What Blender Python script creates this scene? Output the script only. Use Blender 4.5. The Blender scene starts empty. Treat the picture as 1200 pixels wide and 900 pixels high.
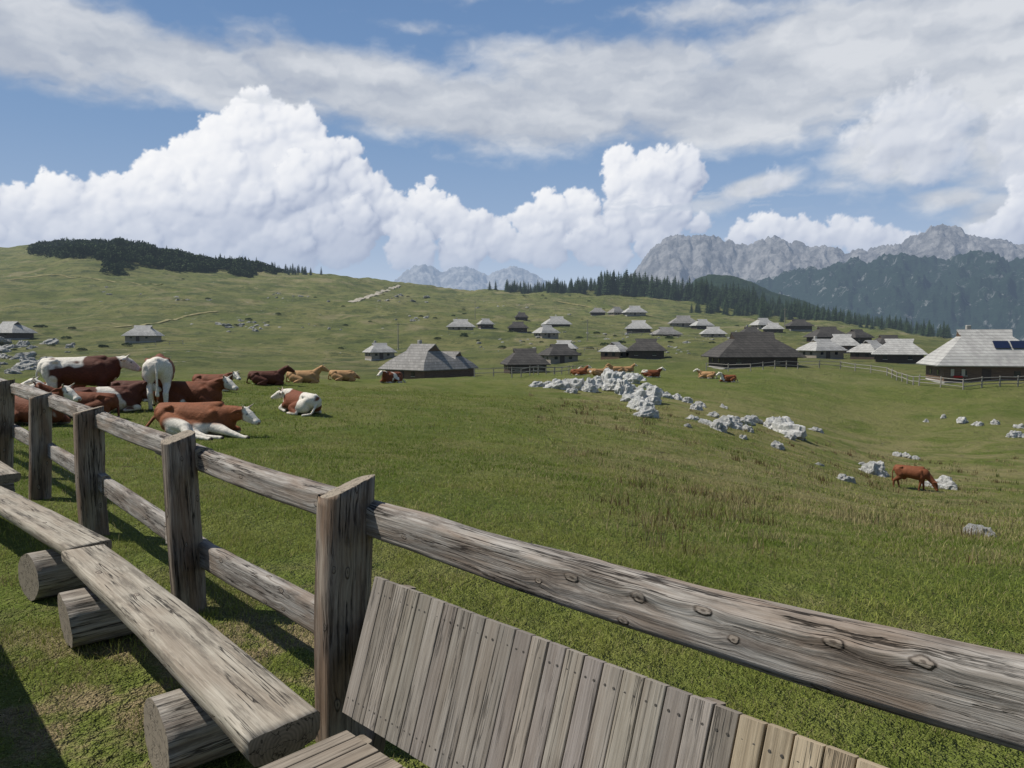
import bpy, bmesh, math, random
import numpy as np
from mathutils import Vector, Matrix, noise as mnoise
R = math.radians
rng = np.random.default_rng(7); random.seed(7)
scene = bpy.context.scene
scene.view_settings.view_transform='Standard'; scene.view_settings.look='None'; scene.view_settings.exposure=0
COL = scene.collection

# ------------------------------------------------------------------ camera
F=880.0; CX,CY=600.0,450.0; PITCH=R(3.446); CH=1.65
cam_d=bpy.data.cameras.new("camera"); cam=bpy.data.objects.new("camera",cam_d); COL.objects.link(cam)
cam_d.sensor_width=36; cam_d.lens=F/1200*36; cam_d.clip_start=.05; cam_d.clip_end=60000
cam.location=(0,0,CH); cam.rotation_euler=(R(90)-PITCH,0,0); scene.camera=cam
sp,cp=math.sin(PITCH),math.cos(PITCH)
def ray(px,py):
    u=(px-CX)/F; v=(CY-py)/F
    return np.array([u,cp+v*sp,-sp+v*cp])
def G(px,py,h=0.0):
    d=ray(px,py); t=(h-CH)/d[2]; return np.array([d[0]*t,d[1]*t,h])
def W(px,py,dep):
    d=ray(px,py); t=dep/d[1]; return np.array([d[0]*t,dep,CH+d[2]*t])
def P2A(px,py):
    d=ray(px,py); return math.degrees(math.atan2(d[0],d[1])), math.degrees(math.atan2(d[2],math.hypot(d[0],d[1])))

# ------------------------------------------------------------------ noise
def _h(ix,iy,seed):
    h=(ix*374761393+iy*668265263+seed*144665)&0xffffffff
    h=((h^(h>>13))*1274126177)&0xffffffff
    h=h^(h>>16)
    return (h&0xffffff)/float(0xffffff)
def vn(x,y,seed=0):
    x=np.asarray(x,float); y=np.asarray(y,float)
    ix=np.floor(x).astype(np.int64); iy=np.floor(y).astype(np.int64)
    fx=x-ix; fy=y-iy; fx=fx*fx*fx*(fx*(fx*6-15)+10); fy=fy*fy*fy*(fy*(fy*6-15)+10)
    a=_h(ix,iy,seed); b=_h(ix+1,iy,seed); c=_h(ix,iy+1,seed); d=_h(ix+1,iy+1,seed)
    return (a+(b-a)*fx)+((c+(d-c)*fx)-(a+(b-a)*fx))*fy
def fbm(x,y,o=4,seed=0,g=.5):
    s=0;a=1;t=0
    for i in range(o):
        s=s+a*vn(x*2**i+i*17.3,y*2**i-i*9.1,seed+i); t+=a; a*=g
    return s/t
def billow(x,y,o=4,seed=0):
    s=0;a=1;t=0
    for i in range(o):
        c_,s_=math.cos(.7*i+.4),math.sin(.7*i+.4); X_=x*c_-y*s_; Y_=x*s_+y*c_
        s=s+a*np.abs(vn(X_*2**i+i*7.3,Y_*2**i-i*3.1,seed+i)*2-1); t+=a; a*=.5
    return s/t
def sst(a,b,x):
    t=np.clip((x-a)/(b-a),0,1); return t*t*(3-2*t)
def gblur(A,s,axis):
    n=int(max(1,round(3*s))); k=np.exp(-.5*(np.arange(-n,n+1)/s)**2); k/=k.sum()
    pad=[(0,0)]*A.ndim; pad[axis]=(n,n); B=np.pad(A,pad,mode='edge')
    out=np.zeros_like(A)
    for i,w in enumerate(k):
        sl=[slice(None)]*A.ndim; sl[axis]=slice(i,i+A.shape[axis]); out+=w*B[tuple(sl)]
    return out
def blur2(A,s): return gblur(gblur(A,s,0),s,1)

# ------------------------------------------------------------------ terrain table
D=[1,3,5,8,16,25,40,60,80,110,150,200,300,450,600,900,1500,3500]
cols={
-200:[580,514,472,448,445,450,438,420,404,368,325,297,305,330,380],
0:[580,514,471,447,444,449,438,420,403,366,322,288,300,330,380],
75:[581,517,472,447,443,448,439,419,401,364,320,278,303,330,380],
150:[582,520,473,447,443,448,440,418,400,363,320,279,308,330,380],
225:[584,522,475,448,443,447,441,421,402,366,328,297,315,335,380],
300:[586,524,477,449,443,447,443,425,405,370,336,313,325,345,380],
450:[588,527,484,456,446,446,446,432,410,378,347,326,335,355,385],
600:[592,535,497,466,447,443,440,428,412,385,362,344,350,365,390],
750:[605,560,520,480,452,439,431,420,407,385,364,345,352,370,400],
900:[620,585,553,512,470,442,427,416,403,387,372,360,375,390,420],
1050:[635,605,590,567,508,458,428,416,406,395,388,387,402,420,440],
1200:[645,620,602,565,495,444,429,423,416,410,408,414,432,440,450],
1400:[650,628,608,568,500,447,432,428,420,415,412,420,440,450,460]}
pk=sorted(cols); T=[]
for p in pk:
    row=[0,0,0]
    for d,py in zip(D[3:],cols[p]): row.append(W(p,py,d)[2]/d)
    row[2]=row[3]*.12; T.append(row)
T=np.array(T); azk=np.array([math.degrees(math.atan((p-CX)/F)) for p in pk]); lk=np.log(D)
AZT=np.linspace(azk[0],azk[-1],181); LT=np.linspace(lk[0],lk[-1],260)
T1=np.array([np.interp(LT,lk,r) for r in T])
T2=np.array([np.interp(AZT,azk,T1[:,j]) for j in range(len(LT))]).T
T2=gblur(gblur(T2,4.5,0),3.0,1)
def gz(x,y):
    x=np.asarray(x,float); y=np.asarray(y,float)
    az=np.degrees(np.arctan2(x,y)); r=np.hypot(x,y)
    azc=np.clip(az,AZT[0],AZT[-1]); d=np.maximum(r*np.cos(np.radians(azc)),1.001)
    l=np.clip(np.log(d),LT[0],LT[-1]-1e-6)
    fi=(azc-AZT[0])/(AZT[1]-AZT[0]); fj=(l-LT[0])/(LT[1]-LT[0])
    i=np.clip(fi.astype(int),0,len(AZT)-2); j=np.clip(fj.astype(int),0,len(LT)-2); a=fi-i; b=fj-j
    s=T2[i,j]*(1-a)*(1-b)+T2[i+1,j]*a*(1-b)+T2[i,j+1]*(1-a)*b+T2[i+1,j+1]*a*b
    back=1-sst(90,160,np.abs(az))
    z=s*d*back
    n1=(fbm(x/1.3,y/1.3,3,3)-.5)*.05*sst(2,6,r)
    n2=(fbm(x/9,y/9,3,11)-.5)*np.interp(d,[0,8,30,80,3000],[0,.08,.5,.8,.8])
    n2=n2+(fbm(x/3,y/3,3,15)-.5)*np.interp(d,[0,10,30,3000],[0,.0,.26,.35])
    n2=n2+(fbm(x/22,y/22,4,19,.6)-.5)*np.interp(d,[0,110,200,600,3000],[0,0,2.2,4.5,5])
    n3=(fbm(x/70,y/70,6,23,.55)-.5)*np.interp(d,[0,90,200,600,3500],[0,.3,5.5,14,20])
    return z+n1+n2+n3
def g1(x,y): return float(gz(np.array([x]),np.array([y]))[0])
_ds=np.exp(np.linspace(math.log(2.5),math.log(2500),1400))
def RG(px,py,dmin=2.5):
    """first point of the terrain seen along a bearing"""
    d=ray(px,py); t=_ds/d[1]; x=d[0]*t; z=CH+d[2]*t; g=gz(x,_ds)
    k=np.where((z<=g)&(_ds>=dmin))[0]
    if len(k)==0: return None
    k=k[0]; return np.array([x[k],_ds[k],g[k]])
def AT(px,dep):
    x=(px-CX)/F*dep/cp*1.0; return np.array([x,dep,g1(x,dep)])

# ------------------------------------------------------------------ mesh helpers
def fast(name,V,Fc,smooth=True,mat=None,link=True):
    me=bpy.data.meshes.new(name); V=np.asarray(V,dtype=np.float32); Fc=np.asarray(Fc,dtype=np.int32)
    k=Fc.shape[1]; me.vertices.add(len(V)); me.vertices.foreach_set("co",V.ravel())
    me.loops.add(Fc.size); me.loops.foreach_set("vertex_index",Fc.ravel())
    me.polygons.add(len(Fc)); me.polygons.foreach_set("loop_start",np.arange(0,Fc.size,k,dtype=np.int32))
    me.update(calc_edges=True); me.validate()
    me.polygons.foreach_set("use_smooth",np.full(len(me.polygons),smooth))
    if mat: me.materials.append(mat)
    if not link: return me
    ob=bpy.data.objects.new(name,me); COL.objects.link(ob); return ob
def gridF(n,m):
    i=np.arange(n-1)[:,None]*m+np.arange(m-1)[None,:]; i=i.ravel()
    return np.stack([i,i+1,i+m+1,i+m],1)
def vcol(me,name,C):
    at=me.attributes.new(name,'FLOAT_COLOR','POINT'); C=np.asarray(C,dtype=np.float32)
    if C.shape[1]==3: C=np.concatenate([C,np.ones((len(C),1),np.float32)],1)
    at.data.foreach_set("color",C.ravel())
def empty(name,loc=(0,0,0),parent=None):
    e=bpy.data.objects.new(name,None); e.location=loc; COL.objects.link(e); e.empty_display_size=.2
    if parent: e.parent=parent
    return e
def inst(name,me,loc,rot=(0,0,0),sc=(1,1,1),parent=None):
    o=bpy.data.objects.new(name,me); COL.objects.link(o); o.location=loc; o.rotation_euler=rot
    o.scale=sc if hasattr(sc,'__len__') else (sc,)*3
    if parent: o.parent=parent
    return o

# ------------------------------------------------------------------ node helper
class M:
    def __init__(s,name):
        s.m=bpy.data.materials.new(name); s.m.use_nodes=True; s.t=s.m.node_tree; s.t.nodes.clear()
        s.out=s.n('ShaderNodeOutputMaterial')
    def n(s,t,**k):
        x=s.t.nodes.new(t)
        for a,b in k.items(): setattr(x,a,b)
        return x
    def set(s,sock,v):
        if isinstance(v,bpy.types.NodeSocket): s.t.links.new(v,sock)
        elif v is not None:
            if hasattr(v,'__len__') and len(v)==3 and sock.type=='RGBA': v=(*v,1)
            sock.default_value=v
    def math(s,op,a,b=None,c=None,clamp=False):
        x=s.n('ShaderNodeMath',operation=op,use_clamp=clamp); s.set(x.inputs[0],a)
        if b is not None: s.set(x.inputs[1],b)
        if c is not None: s.set(x.inputs[2],c)
        return x.outputs[0]
    def vm(s,op,a,b=None):
        x=s.n('ShaderNodeVectorMath',operation=op); s.set(x.inputs[0],a)
        if b is not None: s.set(x.inputs[1],b)
        return x.outputs['Value'] if op in('LENGTH','DOT_PRODUCT') else x.outputs[0]
    def noise(s,vec,sc,det=3,ro=.55,dist=0,out=0):
        x=s.n('ShaderNodeTexNoise'); s.set(x.inputs['Vector'],vec); x.inputs['Scale'].default_value=sc
        x.inputs['Detail'].default_value=det; x.inputs['Roughness'].default_value=ro; x.inputs['Distortion'].default_value=dist
        return x.outputs[out]
    def vor(s,vec,sc,out='Distance',dim='3D'):
        x=s.n('ShaderNodeTexVoronoi',feature='F1',voronoi_dimensions=dim); s.set(x.inputs['Vector'],vec); x.inputs['Scale'].default_value=sc
        return x.outputs[out]
    def mr(s,v,a,b,c=0,d=1,smooth=True):
        x=s.n('ShaderNodeMapRange'); 
        if smooth: x.interpolation_type='SMOOTHSTEP'
        s.set(x.inputs[0],v)
        for i,q in enumerate((a,b,c,d)): s.set(x.inputs[i+1],q)
        return x.outputs[0]
    def mix(s,f,a,b,mode='MIX'):
        x=s.n('ShaderNodeMix',data_type='RGBA',blend_type=mode); s.set(x.inputs[0],f); s.set(x.inputs[6],a); s.set(x.inputs[7],b)
        return x.outputs[2]
    def mapv(s,vec,sc):
        return s.vm('MULTIPLY',vec,sc)
    def bump(s,h,st=.5,dist=.01,nrm=None):
        x=s.n('ShaderNodeBump'); x.inputs['Strength'].default_value=st; x.inputs['Distance'].default_value=dist
        s.set(x.inputs['Height'],h)
        if nrm: s.set(x.inputs['Normal'],nrm)
        return x.outputs[0]
    def pos(s): return s.n('ShaderNodeNewGeometry').outputs['Position']
    def tc(s,k='Object'): return s.n('ShaderNodeTexCoord').outputs[k]
    def attr(s,name,o='Color'):
        x=s.n('ShaderNodeAttribute'); x.attribute_name=name; return x.outputs[o]
    def bsdf(s,col,ro=.85,nrm=None,spec=.2,transl=0):
        x=s.n('ShaderNodeBsdfPrincipled'); s.set(x.inputs['Base Color'],col); s.set(x.inputs['Roughness'],ro)
        x.inputs['Specular IOR Level'].default_value=spec
        if nrm: s.set(x.inputs['Normal'],nrm)
        o=x.outputs[0]
        if transl:
            t=s.n('ShaderNodeBsdfTranslucent'); s.set(t.inputs[0],col); mx=s.n('ShaderNodeMixShader'); mx.inputs[0].default_value=transl
            s.t.links.new(o,mx.inputs[1]); s.t.links.new(t.outputs[0],mx.inputs[2]); o=mx.outputs[0]
        return o
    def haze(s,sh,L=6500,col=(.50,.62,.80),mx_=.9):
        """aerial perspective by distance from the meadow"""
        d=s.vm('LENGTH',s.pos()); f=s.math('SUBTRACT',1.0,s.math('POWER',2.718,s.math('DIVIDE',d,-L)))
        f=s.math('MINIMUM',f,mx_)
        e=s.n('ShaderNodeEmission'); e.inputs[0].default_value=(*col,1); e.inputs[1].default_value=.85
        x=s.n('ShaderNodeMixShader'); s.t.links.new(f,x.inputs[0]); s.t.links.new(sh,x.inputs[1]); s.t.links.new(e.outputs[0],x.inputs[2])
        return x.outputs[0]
    def fin(s,sh):
        s.t.links.new(sh,s.out.inputs[0])
        try: s.m.cycles.emission_sampling='NONE'
        except Exception as ex: print(ex)
        return s.m

# ------------------------------------------------------------------ materials
def mat_ground():
    m=M("meadow_grass"); p=m.pos(); d=m.vm('LENGTH',p)
    a=m.noise(p,.35,5,.6); b=m.noise(p,3.5,4,.6); c=m.noise(p,40,3,.7); e=m.noise(p,.06,5,.6); f=m.noise(p,1.1,6,.7,.6)
    near=m.mix(m.mr(a,.35,.65),(.118,.160,.024),(.180,.205,.046))
    near=m.mix(m.mr(b,.4,.7,0,.6),near,(.085,.122,.020))
    near=m.mix(m.mr(c,.45,.75,0,.6),near,(.21,.225,.08))
    near=m.mix(m.mr(m.noise(p,.12,5,.65,.5),.46,.64,0,.65),near,(.235,.225,.08))
    near=m.mix(m.mr(m.noise(p,.7,6,.72,.4),.50,.68,0,.45),near,(.24,.215,.09))
    sx=m.n('ShaderNodeSeparateXYZ'); m.set(sx.inputs[0],p)
    # dry, ungrazed grass on the falling slope
    reg=m.math('MULTIPLY',m.mr(sx.outputs[0],-.5,5),m.mr(sx.outputs[1],75,45))
    reg=m.math('MULTIPLY',reg,m.mr(sx.outputs[1],4.5,11))
    str_=m.noise(m.mapv(p,(.22,.45,.5)),1.0,7,.68,.8)
    dry=m.math('MULTIPLY',reg,m.mr(str_,.40,.60))
    near=m.mix(m.math('MULTIPLY',dry,.85),near,(.29,.255,.115))
    near=m.mix(m.math('MULTIPLY',m.mr(f,.55,.69),m.math('ADD',m.math('MULTIPLY',reg,.65),.12)),near,(.115,.095,.045))
    # bare earth near the benches
    wx=m.math('MULTIPLY',m.mr(d,6.2,4.0),m.mr(sx.outputs[0],-.5,-1.1))
    dirt=m.math('MULTIPLY',wx,m.mr(m.noise(p,1.6,5,.65),.45,.57))
    near=m.mix(m.math('MULTIPLY',dirt,.85),near,(.29,.22,.13))
    cow=m.mr(m.noise(p,.8,5,.7,.3),.66,.70)
    near=m.mix(m.math('MULTIPLY',cow,.8),near,(.085,.065,.035))
    # hills
    far=m.mix(m.mr(e,.35,.68),(.110,.128,.036),(.175,.170,.064))
    far=m.mix(m.mr(m.noise(m.mapv(p,(.05,.05,.25)),1,7,.7,.5),.48,.66,0,.8),far,(.066,.084,.029))
    far=m.mix(m.mr(m.noise(p,.16,7,.75),.51,.61,0,.75),far,(.048,.064,.024))
    far=m.mix(m.mr(m.noise(p,.035,6,.7,1.),.53,.65,0,.75),far,(.235,.205,.105))
    far=m.mix(m.mr(m.noise(p,.6,5,.75),.55,.65,0,.65),far,(.05,.055,.025))
    rk=m.math('MULTIPLY',m.mr(m.noise(p,.45,6,.75),.62,.66),m.mr(m.noise(p,.02,3,.5),.47,.6))
    far=m.mix(rk,far,(.30,.30,.27))
    col=m.mix(m.mr(d,50,165),near,far)
    h=m.math('ADD',m.math('MULTIPLY',c,.25),b)
    n1=m.bump(h,.8,.07); n2=m.bump(m.noise(p,.5,8,.78),.9,1.3,n1)
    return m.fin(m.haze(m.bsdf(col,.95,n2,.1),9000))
def mat_blade():
    m=M("grass_blades"); c=m.attr("Col"); return m.fin(m.bsdf(c,.75,None,.15,.3))
def wood(name,dark=(.075,.058,.045),mid=(.21,.185,.155),light=(.42,.395,.35),brown=(.17,.105,.06),bf=.35,knots=True,gs=1.0,tint=False,con=1.0,kd_on=.5):
    m=M(name); uv=m.tc('UV')
    big=m.noise(m.mapv(uv,(1.6,7,1)),1,4,.6,.4)
    if knots:
        uk=m.vm('ADD',m.mapv(uv,(.62,1.2,1)),m.mapv(m.noise(uv,30,3,.6,out=1),(.016,.016,0)))
        kd=m.vor(uk,6.0,dim='2D'); kc=m.vor(uk,6.0,out='Color',dim='2D'); s=m.n('ShaderNodeSeparateColor'); m.set(s.inputs[0],kc)
        on=m.math('GREATER_THAN',s.outputs[0],kd_on); km=m.math('MULTIPLY',m.mr(kd,.30,.03),on)
        kd=m.math('DIVIDE',kd,m.math('ADD',.55,m.math('MULTIPLY',s.outputs[1],.7)))
        w=m.n('ShaderNodeCombineXYZ'); m.set(w.inputs[1],m.math('MULTIPLY',km,.010)); uvw=m.vm('ADD',uv,w.outputs[0])
    else: uvw=uv
    g=m.noise(m.mapv(uvw,(3*gs,95*gs,1)),1,6,.65,.3)
    g2=m.noise(m.mapv(uvw,(5*gs,300*gs,1)),1,3,.6)
    ck=m.noise(m.mapv(uvw,(.9*gs,26*gs,1)),1,5,.6,.25)
    col=m.mix(m.mr(g,.3,.7),mid,light)
    col=m.mix(m.mr(big,.42,.62,0,bf),col,brown)
    col=m.mix(m.mr(m.noise(m.mapv(uv,(2.0,16,1)),1,6,.72),.48,.64,0,.75*con),col,dark)
    col=m.mix(m.mr(g2,.5,.75,0,.55*con),col,dark)
    col=m.mix(m.mr(m.noise(m.mapv(uv,(14,55,1)),1,4,.7),.6,.75,0,.4*con),col,light)
    crack=m.mr(m.math('ABSOLUTE',m.math('SUBTRACT',ck,.5)),.004,.018,1,0)
    crack=m.math('MULTIPLY',crack,m.mr(m.noise(m.mapv(uv,(1.6,5,1)),1.3,2),.44,.56,0,con))
    col=m.mix(m.math('MULTIPLY',crack,.9),col,(.018,.014,.011))
    h=m.math('SUBTRACT',g,m.math('MULTIPLY',crack,2.0))
    if knots:
        ring=m.math('MULTIPLY',m.mr(m.math('ABSOLUTE',m.math('SUBTRACT',kd,.08)),.0,.03,1,0),on)
        core=m.math('MULTIPLY',m.mr(kd,.09,.06),on); pit=m.math('MULTIPLY',m.mr(kd,.035,.015),on)
        col=m.mix(m.math('MULTIPLY',core,.6),col,(.27,.225,.18)); col=m.mix(m.math('MULTIPLY',ring,.75),col,(.045,.034,.027)); col=m.mix(m.math('MULTIPLY',pit,.7),col,(.05,.038,.03))
        h=m.math('ADD',h,m.math('MULTIPLY',core,1.0))
    if tint: col=m.mix(1.0,col,m.attr("tint"),'MULTIPLY')
    return m.fin(m.bsdf(col,.85,m.bump(h,.9*con,.006),.2))
def mat_end():
    m=M("end_grain"); uv=m.tc('UV'); r=m.vm('LENGTH',m.vm('ADD',uv,m.mapv(m.noise(uv,9,2,out=1),(.02,.02,0))))
    w=m.math('SINE',m.math('MULTIPLY',r,520)); col=m.mix(m.mr(w,-1,1),(.22,.185,.14),(.29,.245,.19))
    col=m.mix(m.mr(m.noise(uv,25,4,.6),.5,.7,0,.6),col,(.12,.10,.075))
    ckk=m.mr(m.math('ABSOLUTE',m.math('SUBTRACT',m.noise(uv,14,3,.6,.4),.5)),.004,.016,.8,0)
    col=m.mix(ckk,col,(.03,.025,.02))
    return m.fin(m.bsdf(col,.9,m.bump(m.noise(uv,60,4,.6),.4,.003)))
def mat_rock(name,a1,a2,dk,dirt=.5):
    m=M(name); p=m.tc(); q=m.pos(); a=m.noise(p,3,7,.7); b=m.noise(p,12,5,.7)
    col=m.mix(m.mr(a,.35,.65),a1,a2); col=m.mix(m.mr(b,.55,.70,0,.7),col,dk)
    col=m.mix(m.mr(m.noise(q,1.2,5,.7),.54,.70,0,dirt),col,(.20,.18,.13))
    return m.fin(m.bsdf(col,.92,m.bump(m.math('ADD',a,b),.9,.12)))
def mat_roof(name,c1,c2,c3):
    m=M(name); p=m.tc(); s=m.n('ShaderNodeSeparateXYZ'); m.set(s.inputs[0],p)
    c=m.n('ShaderNodeCombineXYZ'); m.set(c.inputs[0],m.math('ADD',s.outputs[0],s.outputs[1])); m.set(c.inputs[1],s.outputs[2])
    b=m.n('ShaderNodeTexBrick'); m.set(b.inputs['Vector'],c.outputs[0]); b.inputs['Scale'].default_value=1
    b.inputs['Brick Width'].default_value=.22; b.inputs['Row Height'].default_value=.34; b.inputs['Mortar Size'].default_value=.022
    b.inputs['Color1'].default_value=(*c1,1); b.inputs['Color2'].default_value=(*c2,1); b.inputs['Mortar'].default_value=(*c3,1); b.inputs['Bias'].default_value=0
    col=m.mix(m.mr(m.noise(p,.7,5,.7),.4,.7,0,.55),b.outputs[0],c3)
    col=m.mix(m.mr(m.noise(m.mapv(p,(2.5,2.5,.5)),1,5,.7),.5,.7,0,.4),col,tuple(x*.6 for x in c2))
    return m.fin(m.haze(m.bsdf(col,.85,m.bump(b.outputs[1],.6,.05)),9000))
def mat_plank(name,c1,c2):
    m=M(name); p=m.tc(); g=m.noise(m.mapv(p,(1.5,1.5,14)),1,4,.6)
    s=m.n('ShaderNodeSeparateXYZ'); m.set(s.inputs[0],p); fr=m.math('FRACT',m.math('MULTIPLY',s.outputs[2],5))
    col=m.mix(m.mr(g,.3,.7),c1,c2); col=m.mix(m.mr(fr,.0,.14,.8,0),col,(.02,.015,.012))
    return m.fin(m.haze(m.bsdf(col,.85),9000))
def flat(name,c,ro=.7,spec=.3,metal=0):
    m=M(name); col=m.mix(m.mr(m.noise(m.tc(),14,4,.6),.3,.7),tuple(x*.8 for x in c),tuple(min(1,x*1.15) for x in c))
    return m.fin(m.bsdf(col,ro,None,spec))
def mat_tree(name,c1,c2,L=9000):
    m=M(name); oi=m.n('ShaderNodeObjectInfo').outputs['Random']; col=m.mix(m.mr(m.noise(m.pos(),.5,4,.7),.35,.65),c1,c2)
    col=m.mix(m.math('MULTIPLY',oi,.5),col,tuple(x*1.5 for x in c2))
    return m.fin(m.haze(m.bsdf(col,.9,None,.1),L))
def mat_mtn(name,rock,rock2,green,L,treeline,span,fleck=0,hc=(.36,.47,.66)):
    m=M(name); p=m.pos(); s=m.n('ShaderNodeSeparateXYZ'); m.set(s.inputs[0],p)
    n=m.n('ShaderNodeNewGeometry'); ns=m.n('ShaderNodeSeparateXYZ'); m.set(ns.inputs[0],n.outputs['Normal'])
    a=m.noise(p,.006,8,.75); b=m.noise(m.mapv(p,(1,1,2.5)),.012,7,.75,.4)
    col=m.mix(m.mr(a,.38,.6),rock,rock2)
    col=m.mix(m.mr(m.noise(m.mapv(p,(1,1,.4)),.009,7,.72),.5,.62,0,.6),col,tuple(x*.55 for x in rock))
    hz=m.math('ADD',s.outputs[2],m.math('MULTIPLY',m.math('SUBTRACT',b,.5),span*2.6))
    hz=m.math('ADD',hz,m.math('MULTIPLY',m.math('SUBTRACT',.6,ns.outputs[2]),span*.8))
    gm=m.mr(hz,treeline-span*.25,treeline+span*.25,1,0)
    if fleck: gm=m.math('MULTIPLY',gm,m.mr(m.noise(m.mapv(p,(1,1,.6)),.014,8,.78,.6),.56,.62,1,1-fleck))
    col=m.mix(gm,col,green)
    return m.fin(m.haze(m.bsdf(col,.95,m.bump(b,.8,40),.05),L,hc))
MG=mat_ground(); MB=mat_blade(); MEND=mat_end()
MROCK=mat_rock("limestone",(.42,.42,.40),(.72,.71,.67),(.19,.19,.175),.35); MROCKF=mat_rock("limestone_lichen",(.24,.24,.22),(.42,.415,.39),(.11,.11,.10))
MRAIL=wood("weathered_rail",dark=(.085,.07,.058),mid=(.205,.18,.155),light=(.40,.375,.34),bf=.5,con=1.0,kd_on=.40)
MPOST=wood("weathered_post",dark=(.06,.045,.035),mid=(.19,.15,.115),light=(.34,.29,.235),brown=(.16,.09,.05),bf=.6,con=1.0)
MPLANK=wood("bench_plank",dark=(.11,.095,.075),mid=(.25,.22,.175),light=(.43,.39,.32),bf=.25,gs=.8,con=.9,kd_on=.75)
MSLAT=wood("slat_wood",dark=(.11,.095,.08),mid=(.225,.20,.172),light=(.335,.305,.27),bf=.15,knots=False,gs=.9,tint=True,con=.6)
MSTUMP=wood("stump_log",dark=(.07,.055,.045),mid=(.24,.21,.18),light=(.40,.37,.32),bf=.2,knots=False,con=.9)
MSCREW=flat("screw_steel",(.10,.09,.08),.5)

# ------------------------------------------------------------------ terrain mesh
azs=np.concatenate([np.linspace(-180,-46,46)[:-1],np.linspace(-46,46,640),np.linspace(46,180,46)[1:]])
rs=np.concatenate([[.05,.5],np.exp(np.linspace(math.log(1.0),math.log(4200),600))])
RR,AA=np.meshgrid(rs,np.radians(azs)); X=RR*np.sin(AA); Y=RR*np.cos(AA); Z=gz(X,Y)
ground=fast("ground",np.stack([X.ravel(),Y.ravel(),Z.ravel()],1),gridF(len(azs),len(rs))[:,::-1],True,MG)

# ------------------------------------------------------------------ grass blades
def blade_mesh(name,P,H,Wd,C,lean=(.2,1.1)):
    n=len(P)
    z=gz(P[:,0],P[:,1])-.004; a=rng.uniform(0,2*np.pi,n); l=rng.uniform(0,2*np.pi,n); ln=H*rng.uniform(*lean,n)
    dx,dy=np.cos(a)*Wd/2,np.sin(a)*Wd/2; lx,ly=np.cos(l)*ln,np.sin(l)*ln
    B=np.stack([P[:,0],P[:,1],z],1)
    def o(ax,ay,az_): return B+np.stack([ax,ay,az_],1)
    V=np.stack([o(-dx,-dy,0*H),o(dx,dy,0*H),o(dx*.7+lx*.35,dy*.7+ly*.35,H*.6),o(-dx*.7+lx*.35,-dy*.7+ly*.35,H*.6),o(lx,ly,H)],1).reshape(-1,3)
    i=np.arange(n)[:,None]*5
    Tt=np.concatenate([i+[0,1,2],i+[0,2,3],i+[3,2,4]],1).reshape(-1,3)
    ob=fast(name,V,Tt,False,MB); vcol(ob.data,"Col",np.repeat(C,5,0)); return n
def blades():
    P=[];H=[];Wd=[];C=[]
    rings=[(1.3,4,7000,.030,.0030),(4,7,4200,.032,.0042),(7,11,1700,.038,.006),(11,20,560,.045,.010),(20,44,95,.06,.02)]
    for a,b,den,h,w in rings:
        n=int(.75*(b*b-a*a)*den); r=np.sqrt(rng.uniform(a*a,b*b,n)); t=np.radians(rng.uniform(-43,43,n))
        x=r*np.sin(t); y=r*np.cos(t)
        cl=fbm(x*2.2,y*2.2,3,51); cl2=fbm(x*.5,y*.5,4,77)
        bare=(fbm(x*1.5,y*1.5,4,91)>.53)&(x<-.9)&(r<6)
        keep=rng.random(n)<np.clip(.35+1.3*(cl-.3),.1,1); keep&=~(bare&(rng.random(n)<.93))
        x,y,r,cl,cl2=x[keep],y[keep],r[keep],cl[keep],cl2[keep]; n=len(x)
        reg=sst(-.5,5,x)*sst(4.5,11,y)
        tall=(rng.random(n)<.04)|((rng.random(n)<.3*reg)&(fbm(x*.35,y*.9,3,5)>.5))
        hh=h*(.5+.9*cl)*rng.uniform(.6,1.4,n)*np.where(tall,1.9,1)
        P.append(np.stack([x,y],1)); H.append(hh); Wd.append(w*rng.uniform(.6,1.3,n)*np.where(tall,.7,1))
        c2=np.clip((cl2-.3)*2.2,0,1)[:,None]
        g=np.array([.122,.178,.024])[None]*(1-c2)+np.array([.245,.265,.062])[None]*c2
        dm=sst(.48,.62,fbm(x*.22,y*.45,5,205))*reg
        g=g*rng.uniform(.75,1.35,(n,1)); dry=(rng.random(n)<.10+.10*reg+.55*dm+.25*sst(.5,.62,fbm(x*.8,y*.8,4,209)))|tall&(rng.random(n)<.7)
        g[dry]=np.array([.37,.32,.15])*rng.uniform(.6,1.15,(dry.sum(),1)); C.append(g)
    return blade_mesh("grass",np.concatenate(P),np.concatenate(H),np.concatenate(Wd),np.concatenate(C))
nb=blades()
# ungrazed tufts and dead stalks on the slope
P=[];H=[];Wd=[];C=[]
for _ in range(1100):
    y=rng.uniform(6.0,46); x=rng.uniform(1.0,.68*y)
    if fbm(np.array([x*.22]),np.array([y*.35]),3,207)[0]<.49: continue
    n=rng.integers(8,26); r=.05+.16*rng.random(); s=1 if y<20 else 1.3
    P.append(np.stack([x+rng.normal(0,r,n),y+rng.normal(0,r,n)],1)); H.append(rng.uniform(.06,.20,n)*s*rng.uniform(.5,1.2)); Wd.append(np.full(n,.0035+.0006*y))
    c=np.array([.36,.30,.15]) if rng.random()<.6 else (np.array([.13,.085,.04]) if rng.random()<.5 else np.array([.15,.18,.05])); C.append(c*rng.uniform(.6,1.2,(n,1)))
blade_mesh("dry_grass_tufts",np.concatenate(P),np.concatenate(H),np.concatenate(Wd),np.concatenate(C),(.1,.6))

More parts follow.
